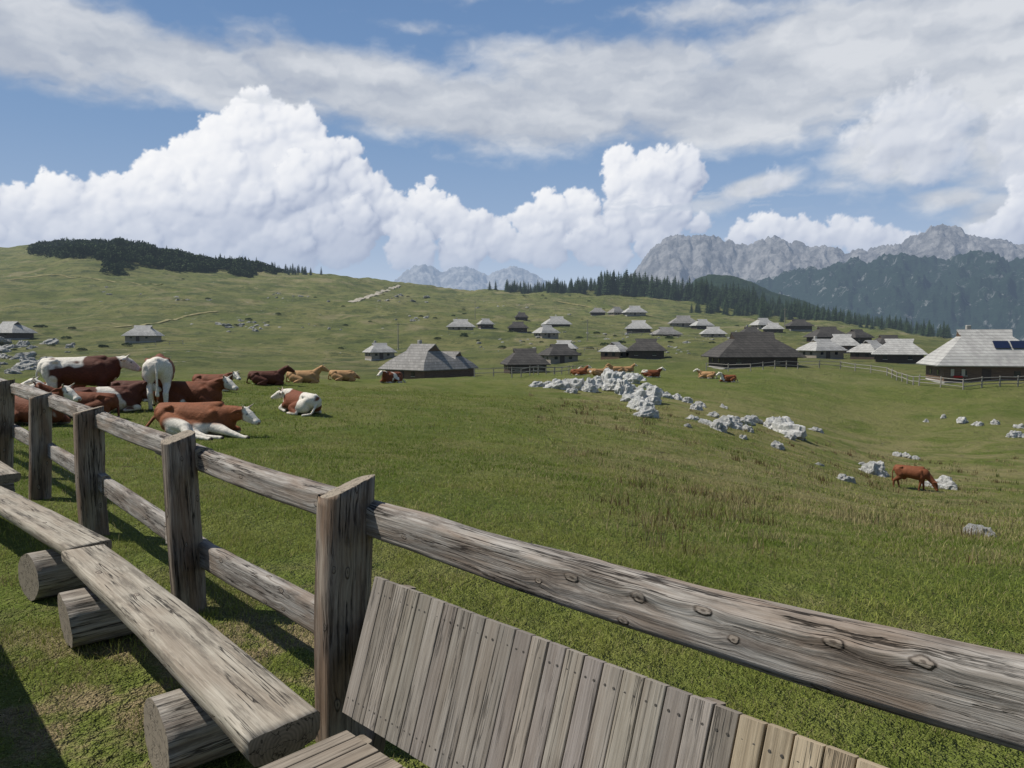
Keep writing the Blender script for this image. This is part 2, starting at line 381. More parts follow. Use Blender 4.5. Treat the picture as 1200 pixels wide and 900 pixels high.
# ------------------------------------------------------------------ sweep builder
class Acc:
    def __init__(s): s.V=[];s.F=[];s.U=[];s.M=[];s.T=[];s.n=0
    def build(s,name,mats,parent=None,smooth=True):
        me=bpy.data.meshes.new(name); me.from_pydata([tuple(v) for v in s.V],[],s.F)
        for m in mats: me.materials.append(m)
        uv=me.uv_layers.new(name="UVMap"); uv.data.foreach_set("uv",np.array(s.U,dtype=np.float32).ravel())
        me.polygons.foreach_set("material_index",np.array(s.M,dtype=np.int32))
        me.polygons.foreach_set("use_smooth",np.array([smooth and m==0 for m in s.M]))
        vcol(me,"tint",np.array(s.T)); me.update()
        ob=bpy.data.objects.new(name,me); COL.objects.link(ob)
        if parent: ob.parent=parent
        return ob
def circ(r,n=20,sx=1,sy=1,flat_=None):
    a=np.linspace(0,2*np.pi,n,endpoint=False); P=np.stack([np.cos(a)*r*sx,np.sin(a)*r*sy],1)
    if flat_ is not None: P[:,0]=np.maximum(P[:,0],-flat_*r)
    return P
def rrect(w,h,c,k=1,sub=0):
    x,y=w/2,h/2; pts=[]
    for cx,cy,a0 in ((x-c,y-c,0),(-x+c,y-c,90),(-x+c,-y+c,180),(x-c,-y+c,270)):
        for j in range(k+1):
            a=R(a0+90*j/k); pts.append((cx+c*math.cos(a),cy+c*math.sin(a)))
    pts=np.array(pts)
    if sub:
        q=[]
        for i in range(len(pts)):
            p0,p1=pts[i],pts[(i+1)%len(pts)]; m=max(1,int(np.linalg.norm(p1-p0)/sub))
            for j in range(m): q.append(p0+(p1-p0)*j/m)
        pts=np.array(q)
    return pts
def sweep(acc,path,sec,up=(0,0,1),amp=0,step=None,tint=(1,1,1),scales=None,slant0=(0,0),slant1=(0,0),freq=4,mat=0,cap=1,grv=0):
    path=np.array(path,float)
    if step:
        L=np.concatenate([[0],np.cumsum(np.linalg.norm(np.diff(path,axis=0),axis=1))]); n=max(2,int(L[-1]/step)+1)
        q=np.linspace(0,L[-1],n)
        if scales is not None: scales=np.interp(q,L,scales)
        path=np.stack([np.interp(q,L,path[:,k]) for k in range(3)],1)
        if len(L)>2 and n>8:
            s=max(1,n/10/2); pp=gblur(path,s,0); w=np.minimum(1,np.minimum(np.arange(n),np.arange(n)[::-1])/(2*s))[:,None]; path=path*(1-w)+pp*w
    n=len(path); m=len(sec); up=np.array(up,float); so=rng.uniform(0,50); uo,vo=rng.uniform(0,20,2)
    circm=np.concatenate([[0],np.cumsum(np.linalg.norm(np.roll(sec,-1,0)-sec,axis=1))])
    base=len(acc.V); al=0
    alo=[]
    for i in range(n):
        t=path[min(i+1,n-1)]-path[max(i-1,0)]; t/=np.linalg.norm(t); sd=np.cross(t,up); sd/=np.linalg.norm(sd); u2=np.cross(sd,t)
        if i: al+=np.linalg.norm(path[i]-path[i-1])
        alo.append(al); sc=1 if scales is None else scales[i]
        S=sec*sc
        if amp:
            ang=np.arctan2(sec[:,1],sec[:,0]); nz=fbm(al*freq+so+0*ang,np.cos(ang)*1.3+so,3,5)+fbm(al*freq*.8+so,np.sin(ang)*1.3-so,3,9)-1
            S=S*(1+amp*nz[:,None]*2)
            if grv:
                gr=sst(.66,.92,vn(ang*5.5+so,al*.8+so,3))+.6*sst(.6,.9,vn(ang*11+so,al*1.6+so,8))
                S=S*(1-grv*gr[:,None])
        off=np.zeros(m)
        if i==0: off=sec@np.array(slant0)
        if i==n-1: off=sec@np.array(slant1)
        acc.V.extend(path[i]+S[:,:1]*sd+S[:,1:]*u2+off[:,None]*t); acc.T.extend([tint]*m)
    for i in range(n-1):
        for j in range(m):
            a=base+i*m+j; b=base+i*m+(j+1)%m
            acc.F.append((a,a+m,b+m,b)); v0,v1=circm[j],circm[j+1]
            acc.U.extend([(alo[i]+uo,v0+vo),(alo[i+1]+uo,v0+vo),(alo[i+1]+uo,v1+vo),(alo[i]+uo,v1+vo)]); acc.M.append(mat)
    acc.F.append(tuple(base+j for j in range(m))); acc.U.extend([tuple(s) for s in sec]); acc.M.append(cap)
    b2=base+(n-1)*m
    acc.F.append(tuple(b2+j for j in range(m))[::-1]); acc.U.extend([tuple(s) for s in sec[::-1]]); acc.M.append(cap)

# ------------------------------------------------------------------ near fence
post_px=[((400,862),(406,570)),((224,716),(208,512)),((112,626),(104,480)),((46,583),(47,463)),((4,551),(7,446))]
bases=[G(*b) for b,t in post_px]; tops=[]
for (b,t),B in zip(post_px,bases): tops.append(W(t[0],t[1],B[1]+.02))
fdir=(bases[3]-bases[0]); fdir/=np.linalg.norm(fdir); fn=np.array([-fdir[1],fdir[0],0]); fn=fn if fn[1]>0 else -fn
for k in (1,2): bases.append(bases[4]+fdir*2.1*k); tops.append(bases[-1]+np.array([0,0,1.07]))
br=bases[0]-fdir*2.75; bases.append(br); tops.append(br+np.array([0,0,1.12]))
fence=empty("wooden_fence")
sl_=[(.38,.22),(.30,-.12),(.25,.05),(.3,.1),(.2,.1),(.2,0),(.2,0),(.3,0)]
for i,(b,t) in enumerate(zip(bases,tops)):
    a=Acc(); w=.198+rng.uniform(-.015,.02)
    sweep(a,[b-np.array([0,0,.15]),(b+t)/2+rng.uniform(-.012,.012,3),t],rrect(w,w*.8,.045,4,.012),up=fdir*-1,amp=.05,step=.035,slant1=sl_[i],freq=2,grv=.05)
    a.build("post_%d"%(i+1),[MPOST,MEND],fence)
def onplane(px,py,off):
    d=ray(px,py); O=np.array([0,0,CH]); P0=bases[0]+fn*off; t=np.dot(P0-O,fn)/np.dot(d,fn); return O+d*t
off=.13
rt=[[(1330,862),(1200,822),(1000,775),(800,718),(600,659),(470,617),(385,592)],[(425,601),(300,562),(190,521)],[(240,538),(170,512),(98,485)],[(125,494),(30,458)],[(60,470),(-40,436)]]
for i,l in enumerate(rt):
    pts=[onplane(x,y,off+(.012 if i%2 else 0)) for x,y in l]; a=Acc()
    if i==0: sweep(a,pts,circ(.077,72,.92,1.05,.70),amp=.075,step=.025,scales=[1.06,1.06,1.05,1.02,.97,.93,.9],freq=2.2,grv=.06)
    else: sweep(a,pts,circ(.074,44,.95,1,.72),amp=.07,step=.035,freq=2,grv=.06)
    a.build("top_rail_%d"%(i+1),[MRAIL,MEND],fence)
lr=[[(410,742),(240,650),(200,624)],[(245,652),(190,614),(100,553)],[(125,568),(40,516)],[(60,528),(-30,480)]]
for i,l in enumerate(lr):
    pts=[onplane(x,y,off-.02+(.01 if i%2 else 0)) for x,y in l]; a=Acc()
    sweep(a,pts,rrect(.07,.155,.02,3,.012),amp=.06,step=.04,freq=1.8,grv=.05); a.build("lower_rail_%d"%(i+1),[MRAIL,MEND],fence)
p0=bases[0]+fn*.1+np.array([0,0,.43]); a=Acc(); sweep(a,[p0+fdir*.1,p0-fdir*2.9],rrect(.075,.15,.03,3),amp=.04,step=.05); a.build("lower_rail_5",[MRAIL,MEND],fence)

# ------------------------------------------------------------------ log benches
hb=.42
def plank(name,c0,c1,w0,w1,th=.095,sup=()):
    e=empty(name); a=Acc(); A=G(*c0,hb); B=G(*c1,hb); A[2]-=th/2; B[2]-=th/2
    w=(w0+w1)/2; sec=np.array([(-.5,.40),(-.47,.49),(-.3,.51),(-.15,.49),(0,.515),(.15,.49),(.3,.51),(.47,.49),(.5,.40),(.50,.1),(.485,-.15),(.42,-.42),(.2,-.52),(-.2,-.52),(-.42,-.42),(-.49,-.15),(-.50,.1)])[::-1]*np.array([w,th])
    sweep(a,[A,(A+B)/2+np.array([.012,.01,0]),B],sec,amp=.028,step=.04,scales=[w0/w,1,w1/w],freq=2.2,slant0=(.15,.0)); a.build("seat_plank",[MPLANK,MEND],e)
    d=(B-A); d[2]=0; L=np.linalg.norm(d); d/=L; nn=np.array([-d[1],d[0],0]); nn=nn if nn[0]<0 else -nn
    for i,(px,py,r) in enumerate(sup):
        c=G(px,py,r); s=np.dot(c-A,d); q=A+d*s; q[2]=r-.012; ra=r*rng.uniform(.95,1.02)
        a=Acc(); sweep(a,[q+nn*.19+d*.02,q-nn*.16+d*rng.uniform(-.04,.04)],circ(ra,56,1.06,.96),amp=.12,step=.04,freq=.8,grv=.06,slant0=(rng.uniform(-.1,.1),rng.uniform(-.1,.1))); a.build("support_log_%d"%(i+1),[MSTUMP,MEND],e)
    return e
plank("log_bench",(335,850),(98,641),.255,.235,sup=[(222,852,.158),(103,722,.155)])
plank("log_bench",(106,638),(-60,550),.25,.22,th=.085,sup=[(68,668,.155),(-40,600,.15)])
plank("log_bench",(10,556),(-80,500),.2,.2,th=.08,sup=[(-5,575,.15)])

# ------------------------------------------------------------------ slatted bench
sb=empty("slatted_bench"); TL=G(443,676,.86); TR=G(1040,901,.86); BL=G(404,834,.43)
sd=(TR-TL); sd/=np.linalg.norm(sd); sn=np.array([sd[1],-sd[0],0]); sn=sn if sn[1]<0 else -sn
a=Acc(); pitch=.0595; scr=Acc()
lean=(TL-BL); lean-=sd*np.dot(lean,sd)
for i in range(40):
    t=pitch*(i+.45); new=t>1.33
    b=BL+sd*t; sk=np.dot(TL-BL,sd)*0.9
    tp=b+lean+sd*sk; v=rng.uniform(.80,1.14)
    tv=(tp-b)/np.linalg.norm(tp-b); sv=np.cross(tv,sn); sv/=np.linalg.norm(sv); k_=-np.dot(tv,sd)/np.dot(sv,sd)
    tint=(1.5*v,1.36*v,1.08*v) if new else (v,v*rng.uniform(.97,1.0),v*rng.uniform(.93,1.0))
    dz=tv*rng.uniform(-.0012,.0012)
    # cut the ends so the top edge runs level
    kk=np.dot(sv,np.array([0,0,1]))/max(1e-6,np.dot(tv,np.array([0,0,1]))); 
    sweep(a,[b+dz,tp+dz+sn*rng.uniform(-.0015,.0015)],rrect(.0552+rng.uniform(-.001,.0015),.021,.003,2),up=sn,amp=0,tint=tint,slant1=(-kk,0),slant0=(-kk,0),mat=0,cap=0)
    for f in (.12,.9):
        c=b+(tp-b)*f+sn*.0105
        for s in (-.013,.013):
            sweep(scr,[c+sd*s-sn*.001,c+sd*s+sn*.0012],circ(.0034,8),up=(0,0,1),cap=0)
a.build("backrest_slats",[MSLAT],sb,False); scr.build("screws",[MSCREW],sb,False)
a=Acc(); S0=G(405,858,.415)
for i in range(38):
    t=pitch*(i+.5); v=rng.uniform(.8,1.1); b=S0+sd*t+np.array([0,0,rng.uniform(-.002,.002)])
    sweep(a,[b,b+sn*.30,b+sn*.40-np.array([0,0,.012]),b+sn*.45-np.array([0,0,.035])],rrect(.0545,.021,.0035,2),up=(0,0,1),tint=(v*1.05,v,v*.92),cap=0)
a.build("seat_slats",[MSLAT],sb,False)
a=Acc(); nb_=-sn
for f in (.14,.88):
    c=BL+lean*f-sn*.033; sweep(a,[c+sd*.01,c+sd*2.36],rrect(.04,.07,.006),up=(0,0,1),tint=(.8,.75,.7),cap=0)
for o in (.05,.35):
    c=S0+sn*o-np.array([0,0,.037]); sweep(a,[c+sd*.01,c+sd*2.25],rrect(.06,.05,.006),up=(0,0,1),tint=(.8,.75,.7),cap=0)
for t in (.07,1.2,2.2):
    c=S0+sd*t; c[2]=0
    sweep(a,[c-sn*.02,c-sn*.0+np.array([0,0,.41])],rrect(.07,.06,.008),up=sd,tint=(.85,.8,.72),cap=0)
    sweep(a,[c+sn*.33,c+sn*.33+np.array([0,0,.36])],rrect(.07,.06,.008),up=sd,tint=(.85,.8,.72),cap=0)
    bb=BL+sd*(t+.03)-sn*.07; sweep(a,[bb-lean*.4,bb+lean*.93],rrect(.06,.045,.006),up=sd,tint=(.8,.75,.7),cap=0)
a.build("frame",[MSLAT],sb,False)

# unseen table left of the benches, added to cast shade on the grass
pt=empty("unseen_shade_table"); a=Acc(); c=np.array([-2.60,3.15,0])-fn*.42; e0,e1=c-fdir*.75,c+fdir*1.25
for i in range(6):
    o=fn*(-.36+.145*i)+np.array([0,0,.92]); sweep(a,[e0+o,e1+o],rrect(.135,.045,.008),tint=(1,.95,.9),cap=0)
a.build("table_top",[MSLAT],pt,False); a=Acc()
for s in (.3,1.7):
    q=e0+fdir*s
    for sx in (-1,1): sweep(a,[q+fn*(.35*sx)+np.array([0,0,-.05]),q+fn*(.2*sx)+np.array([0,0,.89])],rrect(.1,.1,.01),up=fdir,cap=0)
    sweep(a,[q-fn*.38+np.array([0,0,.84]),q+fn*.38+np.array([0,0,.84])],rrect(.05,.08,.01),cap=0)
a.build("legs",[MSLAT],pt,False)

# ------------------------------------------------------------------ rocks
def rock_mesh(i,mt):
    bm=bmesh.new(); bmesh.ops.create_icosphere(bm,subdivisions=4,radius=1)
    o=Vector((i*7.1,i*3.3,i*1.7))
    for v in bm.verts:
        p=v.co.copy(); n=mnoise.fractal(p*1.1+o,.8,2.2,5); vr=mnoise.voronoi(p*1.3+o)[0][0]
        r=1+.45*n+.4*(vr-.4); v.co=p*r; v.co.z=v.co.z*.85
        v.co.z=round(v.co.z*3)/3*.45+v.co.z*.55
    me=bpy.data.meshes.new("rock_mesh_%d"%i); bm.to_mesh(me); bm.free(); me.materials.append(mt)
    for p in me.polygons: p.use_smooth=False
    return me
ROCKS=[rock_mesh(i,MROCK) for i in range(9)]; ROCKF=[rock_mesh(i+20,MROCKF) for i in range(5)]
rocks=empty("limestone_rocks"); rc=0
def put_rock(px,py,s,dmin=2.5,far=False):
    global rc
    p=RG(px,py,dmin)
    if p is None: return
    k=s*p[1]/F/2*(1 if far else 1.12); L_=ROCKF if far else ROCKS
    inst("rock_%d"%rc,L_[rc%len(L_)],p-np.array([0,0,k*(.12 if not far else .25)]),(rng.uniform(-.4,.4),rng.uniform(-.4,.4),rng.uniform(0,6)),(k*rng.uniform(.9,1.6),k*rng.uniform(.7,1.1),k*rng.uniform(.8,1.35)*(.75 if far else 1)),rocks); rc+=1
for x,y,s in [(630,453,14),(642,452,12),(652,455,18),(664,452,16),(676,456,22),(690,458,20),(702,454,16),(712,450,24),(720,458,22),(730,462,26),(738,458,20),(745,470,26),(752,480,30),(757,488,22),(762,472,28),(768,462,18),(740,448,16),(780,466,12),(792,468,14),(805,472,14),(815,480,10),(700,446,14),(758,455,16),(724,444,16),(668,460,10),(748,463,16),(733,470,12),(712,440,14),(750,446,12),
   (812,492,14),(830,498,14),(842,504,18),(852,500,22),(862,498,16),(872,496,20),(882,494,14),(875,505,12),(908,502,26),(920,508,30),(930,511,16),(915,497,14),(912,526,12),(955,505,9),(835,488,8),(805,500,8),(820,476,10),(848,478,8),(870,514,8),(925,514,10),
   (990,563,16),(1022,555,24),(1033,557,12),(1052,534,9),(1062,536,12),(1072,538,8),(1102,572,22),(1112,573,16),(1190,512,14),(1148,628,20),(1138,626,10),(1160,630,10),(1128,495,10),(1145,498,9),(1165,497,8),(1085,495,6),(1195,502,8),(1010,545,6),(960,545,6),(1105,490,6)]:
    put_rock(x,y,s)
for _ in range(32):
    x=rng.uniform(-20,62); y=rng.uniform(400,438); put_rock(x,y,rng.uniform(8,22),60,True)
for cx,cy,sx,sy,n,s in [(290,382,40,5,22,6),(325,348,12,4,7,4),(85,408,8,3,4,7),(230,352,22,4,7,4),(360,355,30,8,4,4),(480,352,30,6,9,4.5),(600,400,50,10,5,3.5),(700,395,70,9,14,4),(420,385,50,8,6,3.5),(560,410,50,8,4,3.5),(820,395,50,8,7,3.5),(790,412,45,6,12,5),(960,408,50,5,6,3.5),(130,345,50,12,5,3.5),(590,360,35,4,5,3.5),(480,372,22,5,7,5),(680,375,30,6,4,3.5)]:
    for _ in range(n): put_rock(rng.normal(cx,sx*.6),rng.normal(cy,sy*.6),s*rng.uniform(.5,1.4),60,True)

# ------------------------------------------------------------------ paths
MPATH=(lambda m: m.fin(m.bsdf(m.mix(m.mr(m.noise(m.pos(),.6,5,.7),.35,.65),(.27,.245,.19),(.42,.39,.33)),.95)))(M("gravel_path_mat"))
MTRACK=(lambda m: m.fin(m.bsdf(m.mix(m.mr(m.noise(m.pos(),.5,5,.7),.35,.6),(.15,.15,.06),(.27,.24,.13)),.95)))(M("dirt_path_mat"))
def path(name,pts,w,mat,lift=.25):
    Q=[]
    for (x0,y0),(x1,y1) in zip(pts[:-1],pts[1:]):
        for t in np.linspace(0,1,14,endpoint=False):
            p=RG(x0+(x1-x0)*t,y0+(y1-y0)*t,60)
            if p is not None: Q.append(p)
    Q=np.array(Q); Q=gblur(Q,2,0); t=np.gradient(Q,axis=0); t[:,2]=0; t/=np.maximum(1e-6,np.linalg.norm(t,axis=1))[:,None]; s=np.stack([t[:,1],-t[:,0],0*t[:,0]],1)
    V=[]
    for k in np.linspace(-1,1,5):
        ww=w*(1+.9*(vn(np.arange(len(Q))*.6,k*2,3)-.5)); q=Q+s*(k*ww/2)[:,None]; q[:,2]=gz(q[:,0],q[:,1])+lift; V.append(q)
    V=np.concatenate(V); fast(name,V,gridF(5,len(Q)),True,mat)
path("gravel_path",[(408,355),(425,350),(440,345),(455,340),(470,334)],3.0,MPATH)
path("gravel_path",[(430,349),(438,346),(452,345)],2.0,MPATH)
path("dirt_path",[(130,385),(180,380),(225,370),(260,365)],1.2,MTRACK)
path("dirt_path",[(380,318),(410,325),(435,333)],2.0,MTRACK)
path("dirt_path",[(640,352),(690,360),(730,368),(770,372)],1.6,MTRACK)
path("dirt_path",[(0,330),(60,322),(130,330),(200,335)],1.2,MTRACK)

# ------------------------------------------------------------------ trees
MTREE=mat_tree("spruce_needles",(.018,.032,.016),(.035,.058,.024),7000)
MBUSH=mat_tree("dwarf_pine_needles",(.020,.036,.014),(.045,.066,.024),9000)
def spruce(i):
    r=random.Random(i); bm=bmesh.new(); bmesh.ops.create_cone(bm,cap_ends=True,segments=6,radius1=.03,radius2=.005,depth=1,matrix=Matrix.Translation((0,0,.5)))
    nt=13
    for k in range(nt):
        f=k/nt; z=.08+.9*f; R0=(.23*(1-f)**.85+.012)*r.uniform(.8,1.15); n=11
        top=bm.verts.new((0,0,z+.085*(1-f*.5))); vs=[]
        ph=r.uniform(0,6)
        for j in range(n*2):
            a=ph+j*math.pi/n; rr=R0*(r.uniform(.8,1.2) if j%2==0 else r.uniform(.35,.55)); vs.append(bm.verts.new((math.cos(a)*rr,math.sin(a)*rr,z-(.03 if j%2==0 else 0)*r.uniform(.5,1.6))))
        for j in range(n*2): bm.faces.new((top,vs[j],vs[(j+1)%(2*n)]))
    me=bpy.data.meshes.new("spruce_mesh"); bm.to_mesh(me); bm.free(); me.materials.append(MTREE); return me
def bush(i):
    r=random.Random(i+50); bm=bmesh.new()
    for k in range(260):
        a=r.uniform(0,6.28); q=math.sqrt(r.random()); h=(1-q*q)**.5*r.uniform(.35,1)
        c=Vector((math.cos(a)*q,math.sin(a)*q,h*.8)); s=r.uniform(.10,.22)
        vs=[bm.verts.new(c+Vector((r.uniform(-1,1),r.uniform(-1,1),r.uniform(-.6,1)))*s) for _ in range(4)]
        bm.faces.new(vs[:3]); bm.faces.new((vs[0],vs[2],vs[3]))
    me=bpy.data.meshes.new("bush_mesh"); bm.to_mesh(me); bm.free(); me.materials.append(MBUSH); return me
SP=[spruce(i) for i in range(6)]; BU=[bush(i) for i in range(5)]
forest=empty("conifer_forest"); k=0
def tree(px,dep,h):
    global k
    x=(px-CX)/F*dep; z=g1(x,dep); w=rng.uniform(.9,1.35); inst("spruce_%d"%k,SP[k%6],(x,dep,z-.3),(0,0,rng.uniform(0,6)),(h*w,h*w,h),forest); k+=1
for _ in range(560):
    px=rng.uniform(640,885)
    dep=rng.uniform(560,720); tree(px,dep,rng.uniform(8,17)*(1.2 if px>700 else .8))
for _ in range(60): tree(rng.uniform(592,645),rng.uniform(580,660),rng.uniform(6,11))
for _ in range(330):
    px=rng.uniform(880,1112); tree(px,rng.uniform(470,640),rng.uniform(7,13)*(1.15 if px<950 else .9))
for _ in range(50): tree(rng.uniform(805,905),rng.uniform(480,560),rng.uniform(7,12))
for px in list(rng.uniform(286,372,44)): tree(px,rng.uniform(550,620),rng.uniform(4,8.5))
for px in list(rng.uniform(60,290,90)): tree(px,rng.uniform(560,610),rng.uniform(5,9))
for px in (345,352,360,378,574,581,600,612): tree(px,600,rng.uniform(6,9))
shr=empty("dwarf_pine_thicket"); k2=0
def shrub(px,dep,s,hs=1):
    global k2
    x=(px-CX)/F*dep; z=g1(x,dep); inst("dwarf_pine_%d"%k2,BU[k2%5],(x,dep,z-.3),(0,0,rng.uniform(0,6)),(s*rng.uniform(.9,1.4),s,s*rng.uniform(.7,1.1)*hs),shr); k2+=1
n_s=0
while n_s<900:
    px=rng.uniform(44,330); dep=rng.uniform(440,640)
    edge=np.interp(px,[44,90,140,200,260,330],[560,520,480,500,525,560])
    nz=(fbm(np.array([px*.035]),np.array([dep*.03]),4,303)[0]-.5)*130
    if dep<edge+nz: continue
    shrub(px,dep,rng.uniform(2.2,6.0),np.interp(px,[48,80,130,200,300,330],[.9,1.3,1.5,1.3,1.2,.6])*rng.uniform(.8,1.3)); n_s+=1
for _ in range(170):
    p=RG(rng.uniform(0,900),rng.uniform(325,412),90)
    if p is not None and fbm(p[0]/60,p[1]/60,2,9)>.50: s=rng.uniform(.6,1.4); inst("dwarf_pine_%d"%k2,BU[k2%5],p,(0,0,rng.uniform(0,6)),(s,s,s*.7),shr); k2+=1

# ------------------------------------------------------------------ huts
RL=mat_roof("shingles_light",(.52,.51,.48),(.39,.38,.36),(.20,.195,.185))
RMd=mat_roof("shingles_mid",(.33,.315,.295),(.24,.23,.215),(.12,.115,.105))
RDk=mat_roof("shingles_dark",(.105,.096,.086),(.07,.064,.058),(.030,.028,.026))
WB=mat_plank("hut_logs",(.10,.062,.04),(.17,.11,.07)); WD=mat_plank("hut_logs_dark",(.045,.032,.024),(.08,.058,.042)); WLt=mat_plank("hut_logs_weathered",(.20,.17,.13),(.30,.26,.21))
MGl=flat("window_glass",(.03,.035,.045),.15,.6); MFr=flat("window_frame",(.45,.42,.36)); MStone=flat("dry_stone",(.33,.32,.30),.95); MSol=flat("solar_panel",(.012,.018,.045),.3,.5); MFlow=flat("flowers",(.45,.03,.03))
def poly(name,V,Fs,mat,parent,sol=0):
    me=bpy.data.meshes.new(name); me.from_pydata([tuple(v) for v in V],[],Fs); me.materials.append(mat); me.update()
    o=bpy.data.objects.new(name,me); COL.objects.link(o); o.parent=parent
    if sol:
        md=o.modifiers.new("s",'SOLIDIFY'); md.thickness=sol; md.offset=-1
    return o
def box(name,c,s,mat,parent,rot=None):
    bm=bmesh.new(); bmesh.ops.create_cube(bm,size=1); bmesh.ops.scale(bm,vec=s,verts=bm.verts); bmesh.ops.bevel(bm,geom=bm.edges[:],offset=min(s)*.12,segments=1,affect='EDGES')
    me=bpy.data.meshes.new(name); bm.to_mesh(me); bm.free(); me.materials.append(mat); o=bpy.data.objects.new(name,me); COL.objects.link(o); o.parent=parent; o.location=c
    if rot: o.rotation_euler=rot
    return o
def hut(px,dep,w,l,H,rot,roof,wall,we=1.4,ridge=.45,gab=.72,near=False,solar=False,chim=False,sink=.3):
    """w along ridge, l across, H ridge height, we eave height"""
    x=(px-CX)/F*dep; r=R(rot); cs=[(x+math.cos(r)*a*w/2-math.sin(r)*b*l/2, dep+math.sin(r)*a*w/2+math.cos(r)*b*l/2) for a in(-1,1) for b in(-1,1)]
    zs=[g1(*c) for c in cs]; z0=float(np.mean(zs))*.6+max(zs)*.4-.1
    e=empty("wooden_hut",(x,dep,z0)); e.rotation_euler=(0,0,r)
    A,B=w/2,l/2; C=w/2*ridge; zg=we+(H-we)*gab; gy=B*(1-gab)
    mz=we+(H-we)*.30; my=B*.76; mxx=A-(A-C)*.36
    V=[(-A,-B,we),(A,-B,we),(A,B,we),(-A,B,we),(-mxx,-my,mz),(mxx,-my,mz),(mxx,my,mz),(-mxx,my,mz),(-C-.1,-gy,zg),(C+.1,-gy,zg),(C+.1,gy,zg),(-C-.1,gy,zg),(-C-.35,0,H),(C+.35,0,H)]
    Fs=[(0,1,5,4),(1,2,6,5),(2,3,7,6),(3,0,4,7),(4,5,9,8),(5,6,10,9),(6,7,11,10),(7,4,8,11),(8,9,13,12),(10,11,12,13)]
    poly("roof",V,Fs,roof,e,.14)
    poly("gable_boards",[(-C-.12,-gy,zg),(-C-.12,gy,zg),(-C-.3,0,H-.05),(C+.12,-gy,zg),(C+.12,gy,zg),(C+.3,0,H-.05)],[(0,1,2),(3,5,4)],wall,e)
    a_,b_=A*.84,B*.82
    wallV=[(-a_,-b_,-1.6),(a_,-b_,-1.6),(a_,b_,-1.6),(-a_,b_,-1.6)]; top=[(v[0],v[1],we+.25) for v in wallV]
    poly("walls",wallV+top,[(0,1,5,4),(1,2,6,5),(2,3,7,6),(3,0,4,7)],wall,e)
    box("stone_base",(0,0,-.75),(w*.86,l*.84,1.5),MStone,e)
    box("door",(-a_*.15,-b_-.03,.6),(.9,.08,1.5),WD,e)
    for q,xx in enumerate((-.6,.45)):
        box("window_%d"%(q+1),(a_*xx,-b_-.03,.85),(.6,.07,.55),MGl,e); box("window_frame_%d"%(q+1),(a_*xx,-b_-.02,.53),(.75,.1,.07),MFr,e)
    for q,yy in enumerate((-.4,.4)): box("side_window_%d"%(q+1),(-a_-.03,b_*yy,.85),(.07,.6,.55),MGl,e)
    if chim: box("chimney",(-C*.6,.5,H-.0),(.5,.5,1.0),MStone,e)
    if solar:
        sl=math.atan2(zg-mz,my-gy)
        for q in range(2):
            yy=-(my+gy)/2; zz=(mz+zg)/2; box("solar_panel_%d"%(q+1),(A*.18+q*1.75,yy-.10,zz+.10),(1.55,1.25,.06),MSol,e,(sl,0,0))
    return e
H_=[ # px,dep,w,l,H,rot,roof,wall
(881,108,12.5,8,4.9,4,RDk,WD),(496,100,8.5,8.5,4.7,-38,RMd,WB),(528,110,6,6,3.8,-30,RMd,WB),(615,112,6.5,6.5,3.7,10,RDk,WD),
(655,140,6.5,6,3.4,20,RDk,WLt),(661,165,6,5,3.2,-10,RL,WLt),(445,172,6.5,5.5,3.5,30,RL,WLt),(721,142,4.5,5,3.2,50,RL,WB),(757,140,7.5,6,3.6,-8,RDk,WD),
(169,205,9,7,4.2,8,RL,WLt),(14,205,10,8,4.5,-15,RL,WD),(540,280,11,7,4.3,5,RL,WLt),(569,290,6,5,3.6,20,RL,WD),(607,262,7.5,6,3.6,0,RDk,WD),(640,245,7.5,6,4,30,RL,WLt),
(652,300,11,8,4.6,12,RL,WD),(611,330,6,5,3.6,5,RDk,WD),(722,408,8,7,4.6,25,RMd,WLt),(743,395,12,8,5,8,RL,WLt),(748,285,10.5,8,4.6,-10,RL,WD),(780,262,10,7,4,10,RMd,WD),(700,420,9,7,4,0,RMd,WD),
(800,345,13,8,5,0,RMd,WLt),(822,335,9,7,4.3,12,RL,WD),(835,270,9,7,4,-5,RL,WLt),(893,315,9,7,4.4,15,RL,WLt),(879,225,7,6,3.8,0,RDk,WD),(905,290,8,6,3.8,-12,RL,WD),
(968,195,9.5,7,4.1,5,RDk,WD),(1003,200,6.5,6,3.6,20,RDk,WD),(986,158,7,6,3.8,-20,RL,WB),(962,145,7.5,6,3.6,18,RL,WLt),(1020,140,6,6,3.6,30,RL,WD),(1053,128,8.5,7,4,-25,RL,WD),(1040,158,7,6,3.6,0,RDk,WB),(935,300,10,7,4,0,RDk,WD)]
for i,(px,dp,w,l,H,rot,rf,wl) in enumerate(H_): hut(px,dp,w,l,H,rot,rf,wl,chim=(i%5==1))
bh=hut(1152,87,12,8.6,5.8,-14,RL,WB,we=1.7,ridge=.42,gab=.8,near=True,solar=True,chim=True)
for q,xx in enumerate((-4.2,-3.1)): box("shutter_%d"%(q+1),(xx,-8.6/2*.82-.06,.9),(.35,.06,.8),MFr,bh)
box("flower_box",(-3.65,-8.6/2*.82-.2,.45),(.9,.25,.2),MFlow,bh)

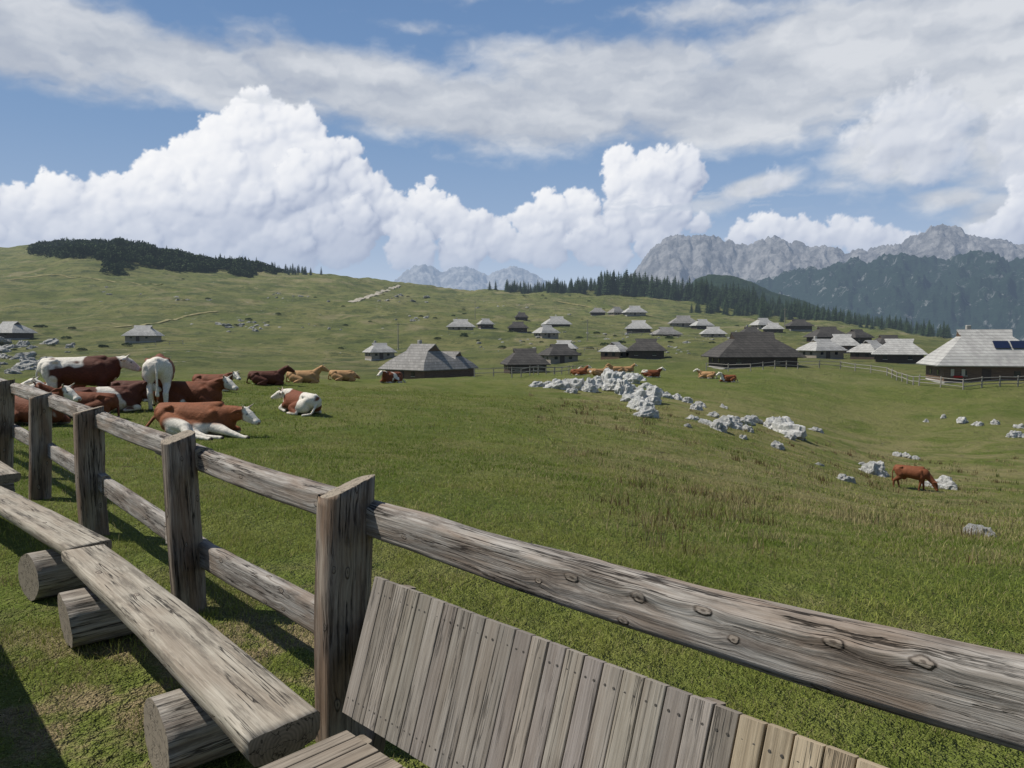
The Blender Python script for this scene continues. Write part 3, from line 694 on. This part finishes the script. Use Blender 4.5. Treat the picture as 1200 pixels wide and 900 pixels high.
# ------------------------------------------------------------------ distant fences
MFW=flat("grey_fence_wood",(.27,.25,.22),.9)
def dfence(pts,gap=2.2,h=1.05,n_r=2):
    e=empty("pasture_fence"); bm=bmesh.new(); P=[]
    for (x0,d0),(x1,d1) in zip(pts[:-1],pts[1:]):
        a=np.array([(x0-CX)/F*d0,d0]); b=np.array([(x1-CX)/F*d1,d1]); L=np.linalg.norm(b-a); n=max(1,int(L/gap))
        for t in range(n): P.append(a+(b-a)*t/n)
    P.append(b); P=[np.array([p[0],p[1],g1(p[0],p[1])]) for p in P]
    def bar(p,q,s):
        v=Vector(q-p); L=v.length; m=Matrix.Translation(Vector((p+q)/2))@v.to_track_quat('Z','X').to_matrix().to_4x4()
        bmesh.ops.create_cone(bm,cap_ends=True,segments=6,radius1=s,radius2=s*.85,depth=L,matrix=m)
    for p in P: bar(p-np.array([0,0,.2]),p+np.array([rng.uniform(-.05,.05),0,h*rng.uniform(.92,1.08)]),.075)
    for p,q in zip(P[:-1],P[1:]):
        for z in ([.45,.9] if n_r==2 else [.3,.6,.9]): bar(p+np.array([0,0,z*h+rng.uniform(-.04,.04)]),q+np.array([0,0,z*h+rng.uniform(-.04,.04)]),.05)
    me=bpy.data.meshes.new("posts_and_rails"); bm.to_mesh(me); bm.free(); me.materials.append(MFW); o=bpy.data.objects.new("posts_and_rails",me); COL.objects.link(o); o.parent=e
dfence([(1078,82),(1130,78),(1215,79),(1290,84)],1.7,1.1,3)
dfence([(1078,82),(1040,95),(985,103),(935,102),(880,97),(828,100)],2.2)
dfence([(556,92),(600,94),(650,97),(692,99)],2.2)
dfence([(600,84),(640,92),(690,104)],2.2)
dfence([(785,250),(830,240),(862,255),(915,250)],3,1.1)
dfence([(690,262),(740,250),(800,246)],3,1.1)
dfence([(640,180),(700,176),(760,182)],3,1.1)
dfence([(150,190),(215,198)],3,1.1)

# utility poles
def pole(px,dep,h):
    p=AT(px,dep); e=empty("utility_pole",p); bm=bmesh.new(); bmesh.ops.create_cone(bm,cap_ends=True,segments=8,radius1=.14,radius2=.09,depth=h,matrix=Matrix.Translation((0,0,h/2)))
    bmesh.ops.create_cube(bm,size=1,matrix=Matrix.Translation((0,-.12,h*.93))@Matrix.Diagonal((1.3,.1,.1,1)))
    for s in(-.5,.5): bmesh.ops.create_cone(bm,cap_ends=True,segments=6,radius1=.05,radius2=.03,depth=.2,matrix=Matrix.Translation((s,-.12,h*.93+.15)))
    me=bpy.data.meshes.new("pole_and_crossarm"); bm.to_mesh(me); bm.free(); me.materials.append(MFW); o=bpy.data.objects.new("pole_and_crossarm",me); COL.objects.link(o); o.parent=e
for q in [(467,190,7),(557,330,8),(688,250,7),(918,300,8)]: pole(*q)

# ------------------------------------------------------------------ cows
MC=(lambda m: m.fin(m.bsdf(m.mix(1.0,m.attr("Col"),m.mix(m.mr(m.noise(m.mapv(m.tc(),(6,20,20)),3,5,.7),.3,.7),(.68,.68,.68),(1.15,1.15,1.15)),'MULTIPLY'),.75,m.bump(m.math('ADD',m.noise(m.tc(),30,4,.7),m.math('MULTIPLY',m.noise(m.tc(),6,3,.6),3)),.5,.015),.25)))(M("cow_hide"))
def hull(bm,p0,r0,p1,r1,ys=1):
    b=bmesh.new()
    for p,r in((p0,r0),(p1,r1)):
        bmesh.ops.create_icosphere(b,subdivisions=3,radius=r,matrix=Matrix.Translation(Vector(p))@Matrix.Diagonal((1,ys,1,1)))
    res=bmesh.ops.convex_hull(b,input=b.verts)
    bmesh.ops.delete(b,geom=list({g for g in res['geom_interior']+res['geom_unused'] if isinstance(g,bmesh.types.BMVert)}),context='VERTS')
    me=bpy.data.meshes.new("t"); b.to_mesh(me); b.free(); bm.from_mesh(me); bpy.data.meshes.remove(me)
def cow(px,py,pose,head,base=(.20,.062,.022),white=.5,scale=1.0,hyaw=0,seed=0,dep=None,tiltz=0,hoff=None):
    p=RG(px,py) if dep is None else AT(px,dep)
    bm=bmesh.new(); h=lambda *a,**k:hull(bm,*a,**k); mk=[]
    lying=pose.startswith('lie'); dz=-.62 if lying else 0
    if pose=='graze': nk=(.62,0,1.02); hd=(1.10,0,.56); hp=-62
    elif pose=='stand': nk=(.62,0,1.10); hd=(1.06,0,1.32); hp=-28
    elif pose=='lie': nk=(.60,0,.56); hd=(.98,.0,.92); hp=-20
    elif pose=='lieflat': nk=(.60,0,.46); hd=(1.08,-.10,.55); hp=-24
    elif pose=='liecurl': nk=(.58,.1,.50); hd=(.72,.62,.42); hp=-22
    if hoff is not None: hd=tuple(np.array(hd)+np.array(hoff))
    z=1.0+dz
    # trunk: deep chest, belly, loin, hip bones
    h((-.74,0,z+.11),.25,(-.28,0,z+.02),.35,ys=.95); h((-.28,0,z+.02),.35,(.28,0,z-.02),.37,ys=1.0); h((.28,0,z-.02),.37,(.58,0,z+.0),.31,ys=.82)
    h((-.84,0,z+.25),.10,(-.1,0,z+.25),.12); h((-.1,0,z+.25),.12,(.50,0,z+.30),.11)
    for s in(-1,1):
        h((-.52,s*.24,z+.27),.06,(-.84,s*.13,z+.20),.07); h((.42,s*.18,z+.12),.14,(.50,s*.17,z-.18),.15)
        h((-.70,s*.18,z+.10),.16,(-.55,s*.2,z-.12),.17)
    nm=tuple((np.array(nk)+np.array(hd))/2+np.array([0,0,.02]))
    h(nk,.25,nm,.185,ys=.68); h(nm,.185,hd,.14,ys=.7); h((.62,0,z-.08),.20,nm,.11,ys=.45)
    a,b=R(hyaw),R(hp); fx=np.array([math.cos(a)*math.cos(b),math.sin(a)*math.cos(b),math.sin(b)]); sx=np.array([-math.sin(a),math.cos(a),0]); ux=np.cross(fx,sx); hd=np.array(hd)
    P=lambda f,s,u: tuple(hd+fx*f+sx*s+ux*u)
    h(P(.0,0,.02),.135,P(.17,0,.03),.11,ys=.95); h(P(.17,0,.03),.105,P(.40,0,-.01),.068); h(P(.10,0,-.07),.08,P(.38,0,-.05),.055); h(P(.41,-.035,-.02),.068,P(.41,.035,-.02),.068)
    for s in(-1,1):
        h(P(.0,s*.11,.07),.04,P(-.04,s*.22,.04),.05); h(P(-.04,s*.22,.04),.05,P(-.07,s*.31,.0),.022)
        h(P(.02,s*.08,.13),.03,P(.03,s*.15,.19),.024); h(P(.03,s*.15,.19),.024,P(.06,s*.17,.25),.014); mk.append((P(.05,s*.16,.23),.075,(.45,.40,.30)))
        mk.append((P(.17,s*.115,.07),.033,(.01,.008,.006))); mk.append((P(.46,s*.035,.0),.02,(.05,.03,.025)))
    fr=(P(.28,0,.02),.22,P(.1,0,.12),.14); mk.append((P(.47,0,-.03),.055,(.30,.17,.14)))
    hoof=[]
    if not lying:
        for i,s in enumerate((-1,1)):
            o=.10*(1 if s>0 else -1)
            h((.48,s*.17,.85),.15,(.50+o*.4,s*.17,.46),.075,ys=.8); h((.50+o*.4,s*.17,.46),.072,(.49+o,s*.17,.13),.045); h((.49+o,s*.17,.13),.045,(.53+o,s*.17,.045),.06)
            h((-.66,s*.16,.98),.22,(-.56+o*.3,s*.2,.70),.14,ys=.75); h((-.56+o*.3,s*.2,.70),.14,(-.84+o*.6,s*.18,.46),.072,ys=.75); h((-.84+o*.6,s*.18,.46),.07,(-.79+o,s*.18,.13),.045); h((-.79+o,s*.18,.13),.045,(-.75+o,s*.18,.045),.06)
            hoof+=[(.54+o,s*.17,.02),(-.74+o,s*.18,.02)]
        h((-.44,0,.70),.16,(-.40,0,.66),.13); h((-.94,0,1.2),.05,(-1.02,0,.95),.03); h((-1.02,0,.95),.028,(-1.02,0,.6),.03); h((-1.02,0,.6),.03,(-1.01,0,.42),.05)
    elif pose=='lieflat':
        h((-.50,-.22,.32),.24,(-.05,-.50,.24),.13); h((-.05,-.50,.24),.12,(.12,-.72,.10),.07); h((.12,-.72,.10),.065,(.60,-.86,.06),.045); h((.60,-.86,.06),.045,(.70,-.88,.05),.055)
        h((-.4,-.3,.2),.2,(.10,-.45,.12),.11); h((.10,-.45,.12),.09,(.45,-.60,.07),.05); h((.45,-.60,.07),.05,(.85,-.66,.05),.05)
        h((.45,-.22,.25),.15,(.85,-.40,.16),.085); h((.85,-.40,.16),.08,(1.25,-.50,.06),.05); h((1.25,-.5,.06),.05,(1.36,-.52,.05),.055)
        h((.45,.25,.2),.13,(.8,.28,.12),.08); h((.8,.28,.12),.08,(.55,.35,.05),.05)
        h((-.2,-.28,.22),.2,(.2,-.25,.2),.2); h((-1.0,0,.4),.04,(-1.15,-.3,.06),.035); hoof+=[(.74,-.88,.03),(.9,-.66,.03),(1.4,-.52,.03)]
    else:
        for s in(-1,1):
            h((.42,s*.22,.30),.16,(.78,s*.27,.13),.085); h((.78,s*.27,.13),.08,(.42,s*.33,.06),.05)
            h((-.55,s*.22,.32),.25,(-.10,s*.40,.24),.13,ys=.8); h((-.10,s*.40,.22),.12,(-.45,s*.46,.08),.07); h((-.45,s*.46,.08),.065,(.0,s*.50,.05),.045); hoof+=[(.05,s*.5,.03)]
        h((-.96,0,.4),.04,(-1.03,.25,.1),.035); h((-1.03,.25,.1),.035,(-.85,.45,.05),.05)
    me=bpy.data.meshes.new("cow_src"); bm.to_mesh(me); bm.free(); ob=bpy.data.objects.new("cow_tmp",me); COL.objects.link(ob)
    md=ob.modifiers.new("r",'REMESH'); md.mode='VOXEL'; md.voxel_size=.020; md=ob.modifiers.new("s",'SMOOTH'); md.factor=.5; md.iterations=6
    dg=bpy.context.evaluated_depsgraph_get(); m2=bpy.data.meshes.new_from_object(ob.evaluated_get(dg)); bpy.data.objects.remove(ob)
    n=len(m2.vertices); co=np.empty(n*3); m2.vertices.foreach_get("co",co); co=co.reshape(-1,3)
    C=np.tile(np.array(base),(n,1))*(.85+.3*fbm(co[:,0]*5+seed,co[:,2]*5,3,2))[:,None]
    wt=np.array([.70,.65,.56]); f=fbm(co[:,0]*1.5+seed*3.7+.6*co[:,1],co[:,2]*1.8+co[:,1]*.7-seed,3,seed)
    wm=np.zeros(n); wm=np.maximum(wm,sst(1-white-.03,1-white+.02,f)*.98)
    if lying: wm=np.maximum(wm,sst(.13,.08,co[:,2]+.1*(f-.5))*(white>.1)); 
    else: wm=np.maximum(wm,sst(.50,.44,co[:,2]+.25*(f-.5))*(white>.1))
    if white>.37 and not lying: wm=np.maximum(wm,sst(-.62,-.72,co[:,0]+.12*(f-.5)))
    if pose=='lieflat': wm=np.maximum(wm,sst(-.42,-.50,co[:,1])) ; wm=np.maximum(wm,sst(-.26,-.34,co[:,1])*sst(.0,.2,co[:,0])*sst(.36,.28,co[:,2]))
    dh=np.linalg.norm(co-np.array(fr[0]),axis=1); dh2=np.linalg.norm(co-np.array(fr[2]),axis=1)
    if white>.1: wm=np.maximum(wm,np.maximum(sst(fr[1]+.02,fr[1]-.02,dh),sst(fr[3]+.02,fr[3]-.02,dh2)))
    C=C*(1-wm[:,None])+wt*wm[:,None]
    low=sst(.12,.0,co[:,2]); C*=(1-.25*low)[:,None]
    for q,r_,c_ in mk:
        w=sst(r_,r_*.6,np.linalg.norm(co-np.array(q),axis=1))[:,None]; C=C*(1-w)+np.array(c_)*w
    for q in hoof:
        w=sst(.10,.07,np.linalg.norm(co-np.array(q),axis=1))[:,None]; C=C*(1-w)+np.array([.05,.04,.035])*w
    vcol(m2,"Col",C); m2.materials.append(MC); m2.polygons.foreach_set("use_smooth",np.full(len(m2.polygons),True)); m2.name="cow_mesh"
    o=bpy.data.objects.new("cow",m2); COL.objects.link(o); o.scale=(scale,)*3
    hr=R(head); e_=.6; dzdx=(g1(p[0]+e_*math.cos(hr),p[1]+e_*math.sin(hr))-g1(p[0]-e_*math.cos(hr),p[1]-e_*math.sin(hr)))/(2*e_)
    o.rotation_mode='XYZ'; o.rotation_euler=(0,-math.atan(dzdx),hr); o.location=(p[0],p[1],p[2]-.02)
    return o
BR=(.165,.050,.020); DK=(.095,.030,.017); TN=(.42,.24,.11); OR=(.225,.075,.028)
cow(232,510,'lieflat',-3,OR,.22,1.08,seed=3,hyaw=-15)
cow(222,478,'lie',2,BR,.25,1.15,seed=5,hyaw=-20,hoff=(-.03,-.05,-.14))
cow(250,458,'lie',-8,BR,.34,1.05,seed=9,hyaw=-30,hoff=(0,0,-.15))
cow(98,480,'stand',18,DK,.40,1.18,seed=2,hyaw=10,hoff=(-.1,0,-.08))
cow(187,470,'stand',112,BR,.46,1.22,seed=14,hyaw=-20,dep=23.5,hoff=(0,0,-.25))
cow(128,482,'lie',25,DK,.30,1.0,seed=6,hoff=(0,0,-.12))
cow(92,490,'lie',200,BR,.36,1.0,seed=8,hoff=(0,0,-.1))
cow(158,470,'lie',10,DK,.2,1.0,seed=12,hoff=(0,0,-.15))
cow(38,498,'lie',-15,BR,.3,1.05,seed=22,hoff=(0,0,-.05))
cow(-8,488,'lie',10,BR,.4,1.0,seed=25)
cow(62,474,'lie',30,BR,.35,1.0,seed=28,hoff=(0,0,-.1))
cow(352,484,'lie',138,BR,.42,.95,seed=17,hyaw=35,hoff=(-.08,.1,-.30))
cow(313,440,'lie',20,DK,.05,1.0,seed=18,dep=40)
cow(356,440,'lie',8,TN,.05,1.0,seed=19,dep=43)
cow(402,438,'liecurl',10,TN,.05,1.0,seed=20,dep=52)
cow(459,446,'lie',-120,BR,.46,1.05,seed=21,dep=52,hoff=(0,0,-.2))
cow(1068,574,'graze',-38,(.19,.065,.028),.10,.80,seed=31)
for i,(x,d_,hh,b_,w_) in enumerate([(679,84,0,OR,.3),(722,86,200,TN,.05),(735,96,10,TN,.3),(763,74,0,BR,.5),(828,80,170,TN,.3),(853,76,200,OR,.3),(702,80,30,TN,.05),(690,95,180,TN,.3)]):
    cow(x,0,'lie',hh,b_,w_,1.0,seed=40+i,dep=d_)

# ------------------------------------------------------------------ mountains
def profile_range(name,pts,Rd,depth,mat,amp,seed,base=-200,az0=None,az1=None):
    A=[P2A(x,y) for x,y in pts]; ax=np.array([a for a,_ in A]); ey=np.array([e for _,e in A])
    azv=np.arange(ax[0],ax[-1],.07); n=90; t=np.linspace(0,1.25,n)
    el=np.interp(azv,ax,ey); AZ,TT=np.meshgrid(azv,t,indexing='ij'); RRr=Rd-depth+depth*TT
    crest=np.tan(np.radians(el))*Rd+CH
    X=RRr*np.sin(np.radians(AZ)); Y=RRr*np.cos(np.radians(AZ))
    rid=1-np.abs(fbm(X/(depth*.16),Y/(depth*.30),5,seed,.55)*2-1); fine=1-np.abs(fbm(X/(depth*.05),Y/(depth*.09),5,seed+7,.6)*2-1)
    tt=np.where(TT<1,TT,1-(TT-1)*2.2)
    env=np.clip(tt,0,1)**1.1
    Zh=base+(crest[:,None]-base)*env + amp*(rid-.75)*np.sin(np.clip(tt,0,1)*np.pi)**.6*1.0+amp*.35*(fine-.7)*np.clip(tt*3,0,1)
    return fast(name,np.stack([X.ravel(),Y.ravel(),Zh.ravel()],1),gridF(len(azv),n)[:,::-1],True,mat)
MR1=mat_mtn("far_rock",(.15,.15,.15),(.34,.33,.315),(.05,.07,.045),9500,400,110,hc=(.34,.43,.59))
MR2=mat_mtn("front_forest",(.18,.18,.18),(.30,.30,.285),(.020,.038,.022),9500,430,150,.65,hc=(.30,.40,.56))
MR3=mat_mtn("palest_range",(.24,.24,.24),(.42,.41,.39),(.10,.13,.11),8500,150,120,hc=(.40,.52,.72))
MR4=mat_mtn("wooded_slope",(.05,.07,.04),(.07,.09,.05),(.03,.05,.022),9000,900,50)
profile_range("mountain",[(700,345),(735,327),(750,312),(765,291),(780,281),(792,277),(812,279),(830,277),(850,282),(862,287),(878,290),(890,284),(903,276),(925,282),(945,289),(960,291),(978,290),(990,299),(1008,293),(1028,292),(1045,287),(1065,281),(1080,273),(1092,266),(1104,264),(1120,266),(1135,277),(1160,283),(1185,285),(1200,290),(1250,280),(1330,284),(1420,300)],6500,2200,MR1,260,5)
profile_range("mountain",[(815,352),(840,340),(865,332),(890,333),(905,326),(930,318),(955,316),(980,308),(1005,305),(1030,301),(1060,300),(1090,304),(1120,301),(1150,297),(1180,302),(1200,305),(1280,296),(1420,310)],4200,1700,MR2,230,31)
profile_range("mountain",[(440,345),(465,327),(478,314),(495,310),(507,314),(518,321),(532,314),(545,313),(558,318),(570,323),(585,319),(600,313),(612,315),(625,322),(640,331),(670,345)],8500,2500,MR3,240,53)
profile_range("wooded_hill",[(790,360),(815,327),(830,322),(850,322),(868,326),(885,332),(905,342),(940,352),(990,372)],1500,500,MR4,12,77,base=-60)

# ------------------------------------------------------------------ sky dome sector with clouds
MX=.065
azg=np.concatenate([np.linspace(-56,-42,14)[:-1],np.arange(-42,42,MX),np.linspace(42,56,14)]); elg=np.concatenate([[-8,-5,-3],np.arange(-1,28.5,MX),np.linspace(28.6,36,8)])
AZ,EL=np.meshgrid(azg,elg,indexing='ij'); sh=AZ.shape
ppd=1/.0651
def lin(c): c=np.array(c)/255.; return np.where(c<.04045,c/12.92,((c+.055)/1.055)**2.4)
def rampc(t,ks,cs):
    return np.stack([np.interp(t,ks,[c[i] for c in cs]) for i in range(3)],-1)
SKY=rampc(EL,[-8,2,5,9,14,20,27,60],[lin(c) for c in [(196,208,224),(192,206,224),(170,189,214),(145,171,204),(128,158,196),(114,146,188),(100,133,178),(80,112,160)]])
wx=(fbm(AZ*.9,EL*.9,4,101)-.5); wy=(fbm(AZ*.9+40,EL*.9,4,102)-.5); wfx=(fbm(AZ*4,EL*4,3,103)-.5); wfy=(fbm(AZ*4+9,EL*4,3,104)-.5)
# --- stratiform sheet
cov=np.zeros(sh)
for cx,cy,rx,ry,w,an in [(-60,40,200,30,1,5),(90,45,150,32,1,8),(250,85,190,34,1,8),(430,105,190,38,1.1,8),(600,130,170,40,1.1,4),(720,95,190,50,1.0,0),(880,115,190,50,1.1,0),(1010,60,190,70,1.1,0),(1180,50,160,90,1.1,0),(840,15,120,26,.7,0),(1330,80,200,120,1,0),(1060,165,70,50,1.0,0),(1185,160,55,60,.9,0),(1185,255,60,35,.8,0),(888,218,45,13,1.,-12),(1112,232,45,14,.8,0),(560,-10,160,16,.5,0),(1000,215,60,12,.5,0),(1040,200,40,18,.8,0),(830,240,60,14,.6,0),(480,30,90,10,.5,5),(620,60,120,22,.6,0)]:
    a,e=P2A(cx,cy); rx/=ppd; ry/=ppd; dx=AZ-a; dy=EL-e; an=R(-an); u=dx*math.cos(an)+dy*math.sin(an); v=-dx*math.sin(an)+dy*math.cos(an)
    cov=np.maximum(cov,w*np.exp(-((u/rx)**2+(v/ry)**2)*.8))
n1=fbm(AZ*.22+wx*.4,EL*.75+wy*.5,6,61,.5); n2=fbm(AZ*.9+wx*.7,EL*1.8+wy*.7,6,62,.5)
ca=sst(.26,.80,cov+.5*(n1-.5)+.22*(n2-.5))
tone=np.clip(.55+1.0*(n1-.5)+.7*(fbm(AZ*.35+wx*.8,EL*.9+wy*.8,5,63,.45)-.5)+.25*sst(5,25,AZ),0,1)
SC=rampc(tone,[0,.5,1],[lin((164,173,190)),lin((192,198,208)),lin((220,223,228))])
ca=ca*.93
IMG=SKY*(1-ca[...,None])+SC*ca[...,None]
# --- cumulus
def cumulus(IMG,lst,seed,kids=(11,6),warp=.55,haze_lo=5.2,bright=1.0,soft=1.0):
    r_=np.random.default_rng(seed); Z=np.full(sh,-5.0); E=np.full(sh,-5.0); AW=AZ+wx*warp*1.6+wfx*.30; EW=EL+wy*warp*1.6+wfy*.30; mg=warp+.4
    def splat(cx,cy,r,z0):
        i0,i1=np.searchsorted(azg,[cx-r-mg,cx+r+mg]); j0,j1=np.searchsorted(elg,[cy-r-mg,cy+r+mg])
        if i1<=i0 or j1<=j0: return
        d2=(AW[i0:i1,j0:j1]-cx)**2+(EW[i0:i1,j0:j1]-cy)**2; q=r*r-d2
        Z[i0:i1,j0:j1]=np.where(q>0,np.maximum(Z[i0:i1,j0:j1],z0+np.sqrt(np.maximum(q,0))),Z[i0:i1,j0:j1])
        E[i0:i1,j0:j1]=np.maximum(E[i0:i1,j0:j1],r-np.sqrt(d2))
    def rec(cx,cy,r,z0,lv):
        splat(cx,cy,r,z0)
        if lv>=len(kids): return
        for _ in range(kids[lv]):
            a=r_.uniform(-.35,math.pi+.35); q=r*r_.uniform(.25,.98); cr=r*r_.uniform(.22,.5)
            rec(cx+math.cos(a)*q,cy+math.sin(a)*q,cr,z0+math.sqrt(max(0,r*r-q*q))*.85,lv+1)
    for x,y,r in lst:
        a,e=P2A(x,y); rec(a,e,r/ppd*.86,r_.uniform(-.3,.3),0)
    bil=billow(AZ*1.1+wx*1.2,EL*1.1+wy*1.2,4,seed+3)
    m=Z>-4; Zs=np.where(m,Z,0)+bil*.22
    Zb=blur2(Zs,1.5); gx=np.gradient(Zb,axis=0)/MX; gy=np.gradient(Zb,axis=1)/MX; k=.5
    nrm=np.sqrt((gx*k)**2+(gy*k)**2+1); Lx,Ly,Lz=-.50,.58,.64
    lam=np.clip((-gx*k*Lx-gy*k*Ly+Lz)/nrm,-1,1)
    lam=.45*lam+.30*blur2(lam,3)+.25*blur2(lam,9)
    ao=np.clip(.5+(Zs-blur2(Zs,14))*.42,0,1)
    big=blur2(Zs,26); gbx=np.gradient(big,axis=0)/MX; gby=np.gradient(big,axis=1)/MX; bl=np.clip(.5+(-gbx*Lx-gby*Ly)*.5,0,1)
    s=np.clip(.19+.42*lam+.28*ao+.54*(bl-.5),0,1)
    lowd=sst(11.5,4.5,EL); s=s*(1-.45*lowd)+.12*lowd
    s=np.clip(s*bright,0,1)
    CC=rampc(s,[0,.25,.42,.58,.75,1],[lin((146,158,184)),lin((168,179,202)),lin((193,201,218)),lin((217,222,233)),lin((238,240,245)),lin((252,252,253))])
    al=sst(-.05*soft,.22*soft,E+.22*(fbm(AZ*4,EL*4,4,seed+9,.6)-.5)*soft)
    al=al*(1-.6*sst(6.5,3.5,EL))
    return IMG*(1-al[...,None])+CC*al[...,None]
far_=[(870,275,18),(900,270,24),(930,275,22),(960,280,20),(990,272,20),(1010,280,22),(1040,285,18),(1065,286,14),(905,258,12),(990,262,10),(1180,270,26),(1196,250,22),(1150,285,20),(1225,240,36),(1100,290,12)]
IMG=cumulus(IMG,far_,71,(8,5),.3)
soft_=[(1075,130,34),(1050,160,38),(1090,180,36),(1030,190,24),(1110,150,28),(1000,165,20),(1190,150,34),(1215,185,40),(1175,200,18),(905,215,16),(880,222,12),(855,228,9),(922,212,10)]
I2=cumulus(IMG,soft_,75,(8,4),.7,bright=.93,soft=3.5); IMG=IMG*.45+I2*.55
bank=[(-60,270,60),(-10,262,40),(30,255,36),(70,245,40),(110,250,38),(150,245,36),(60,285,45),(130,290,50),(-20,300,50),(185,215,34),(215,215,42),(250,190,44),(285,165,42),(310,150,38),(345,165,42),(285,140,26),(380,195,40),(330,210,60),(270,240,60),(200,260,50),(410,215,36),(440,245,36),(400,270,50),(330,290,50),(470,252,28),(500,255,32),(530,258,30),(560,268,28),(480,290,34),(540,295,34),(590,285,26),(250,300,40),
 (620,255,24),(645,250,30),(680,248,32),(640,285,36),(700,280,38),(735,215,32),(765,205,34),(795,210,30),(740,250,36),(780,250,34),(815,205,16),(725,190,22),(800,190,20),(770,285,30),(720,300,24),(820,262,16),(495,222,12),(505,212,9)]
IMG=cumulus(IMG,bank,83,(12,7),.45)
wsp=sst(.52,.72,fbm(AZ*.35+wx,EL*2.2+wy,6,141,.6))*np.exp(-((EL-P2A(790,238)[1])/.8)**2)*np.exp(-((AZ-P2A(810,238)[0])/6)**2)*.8
IMG=IMG*(1-wsp[...,None])+lin((190,200,216))*wsp[...,None]
cap=np.exp(-((EL-P2A(310,118)[1])/.35)**2)*np.exp(-((AZ-P2A(305,118)[0])/3.0)**2)*sst(.4,.6,fbm(AZ*.6,EL*3,5,151))*.8
IMG=IMG*(1-cap[...,None])+lin((215,220,228))*cap[...,None]
hz=np.clip(np.exp(-np.maximum(EL-2.2,0)/2.6),0,1)*.80
IMG=IMG*(1-hz[...,None])+lin((188,202,222))*hz[...,None]
RS=26000; ar,er=np.radians(AZ),np.radians(EL)
V=np.stack([RS*np.cos(er)*np.sin(ar),RS*np.cos(er)*np.cos(ar),RS*np.sin(er)],-1).reshape(-1,3)
ms=M("sky_clouds"); em=ms.n('ShaderNodeEmission'); ms.set(em.inputs[0],ms.attr("Col")); em.inputs[1].default_value=1.0; ms.fin(em.outputs[0])
sky=fast("sky",V,gridF(*sh),True,ms.m); vcol(sky.data,"Col",IMG.reshape(-1,3))

# ------------------------------------------------------------------ world and sun
el_=54; trav=np.array([.975,-.18]); trav/=np.linalg.norm(trav); az_sun=math.degrees(math.atan2(-trav[0],-trav[1]))
w=bpy.data.worlds.new("World"); scene.world=w; w.use_nodes=True; nt=w.node_tree; bg=nt.nodes['Background']; st=nt.nodes.new('ShaderNodeTexSky'); st.sky_type='NISHITA'; st.sun_disc=False
st.sun_elevation=R(el_); st.sun_rotation=R(az_sun%360); st.altitude=1600; nt.links.new(st.outputs[0],bg.inputs[0]); bg.inputs[1].default_value=.10
L=bpy.data.lights.new("sun",'SUN'); L.energy=5.0; L.angle=R(.53); L.color=(1,.95,.86); lo=bpy.data.objects.new("sun",L); COL.objects.link(lo)
dirv=Vector((trav[0]*math.cos(R(el_)),trav[1]*math.cos(R(el_)),-math.sin(R(el_)))); lo.rotation_euler=dirv.to_track_quat('-Z','Y').to_euler()
print("blades",nb,"rocks",rc,"trees",k,k2)
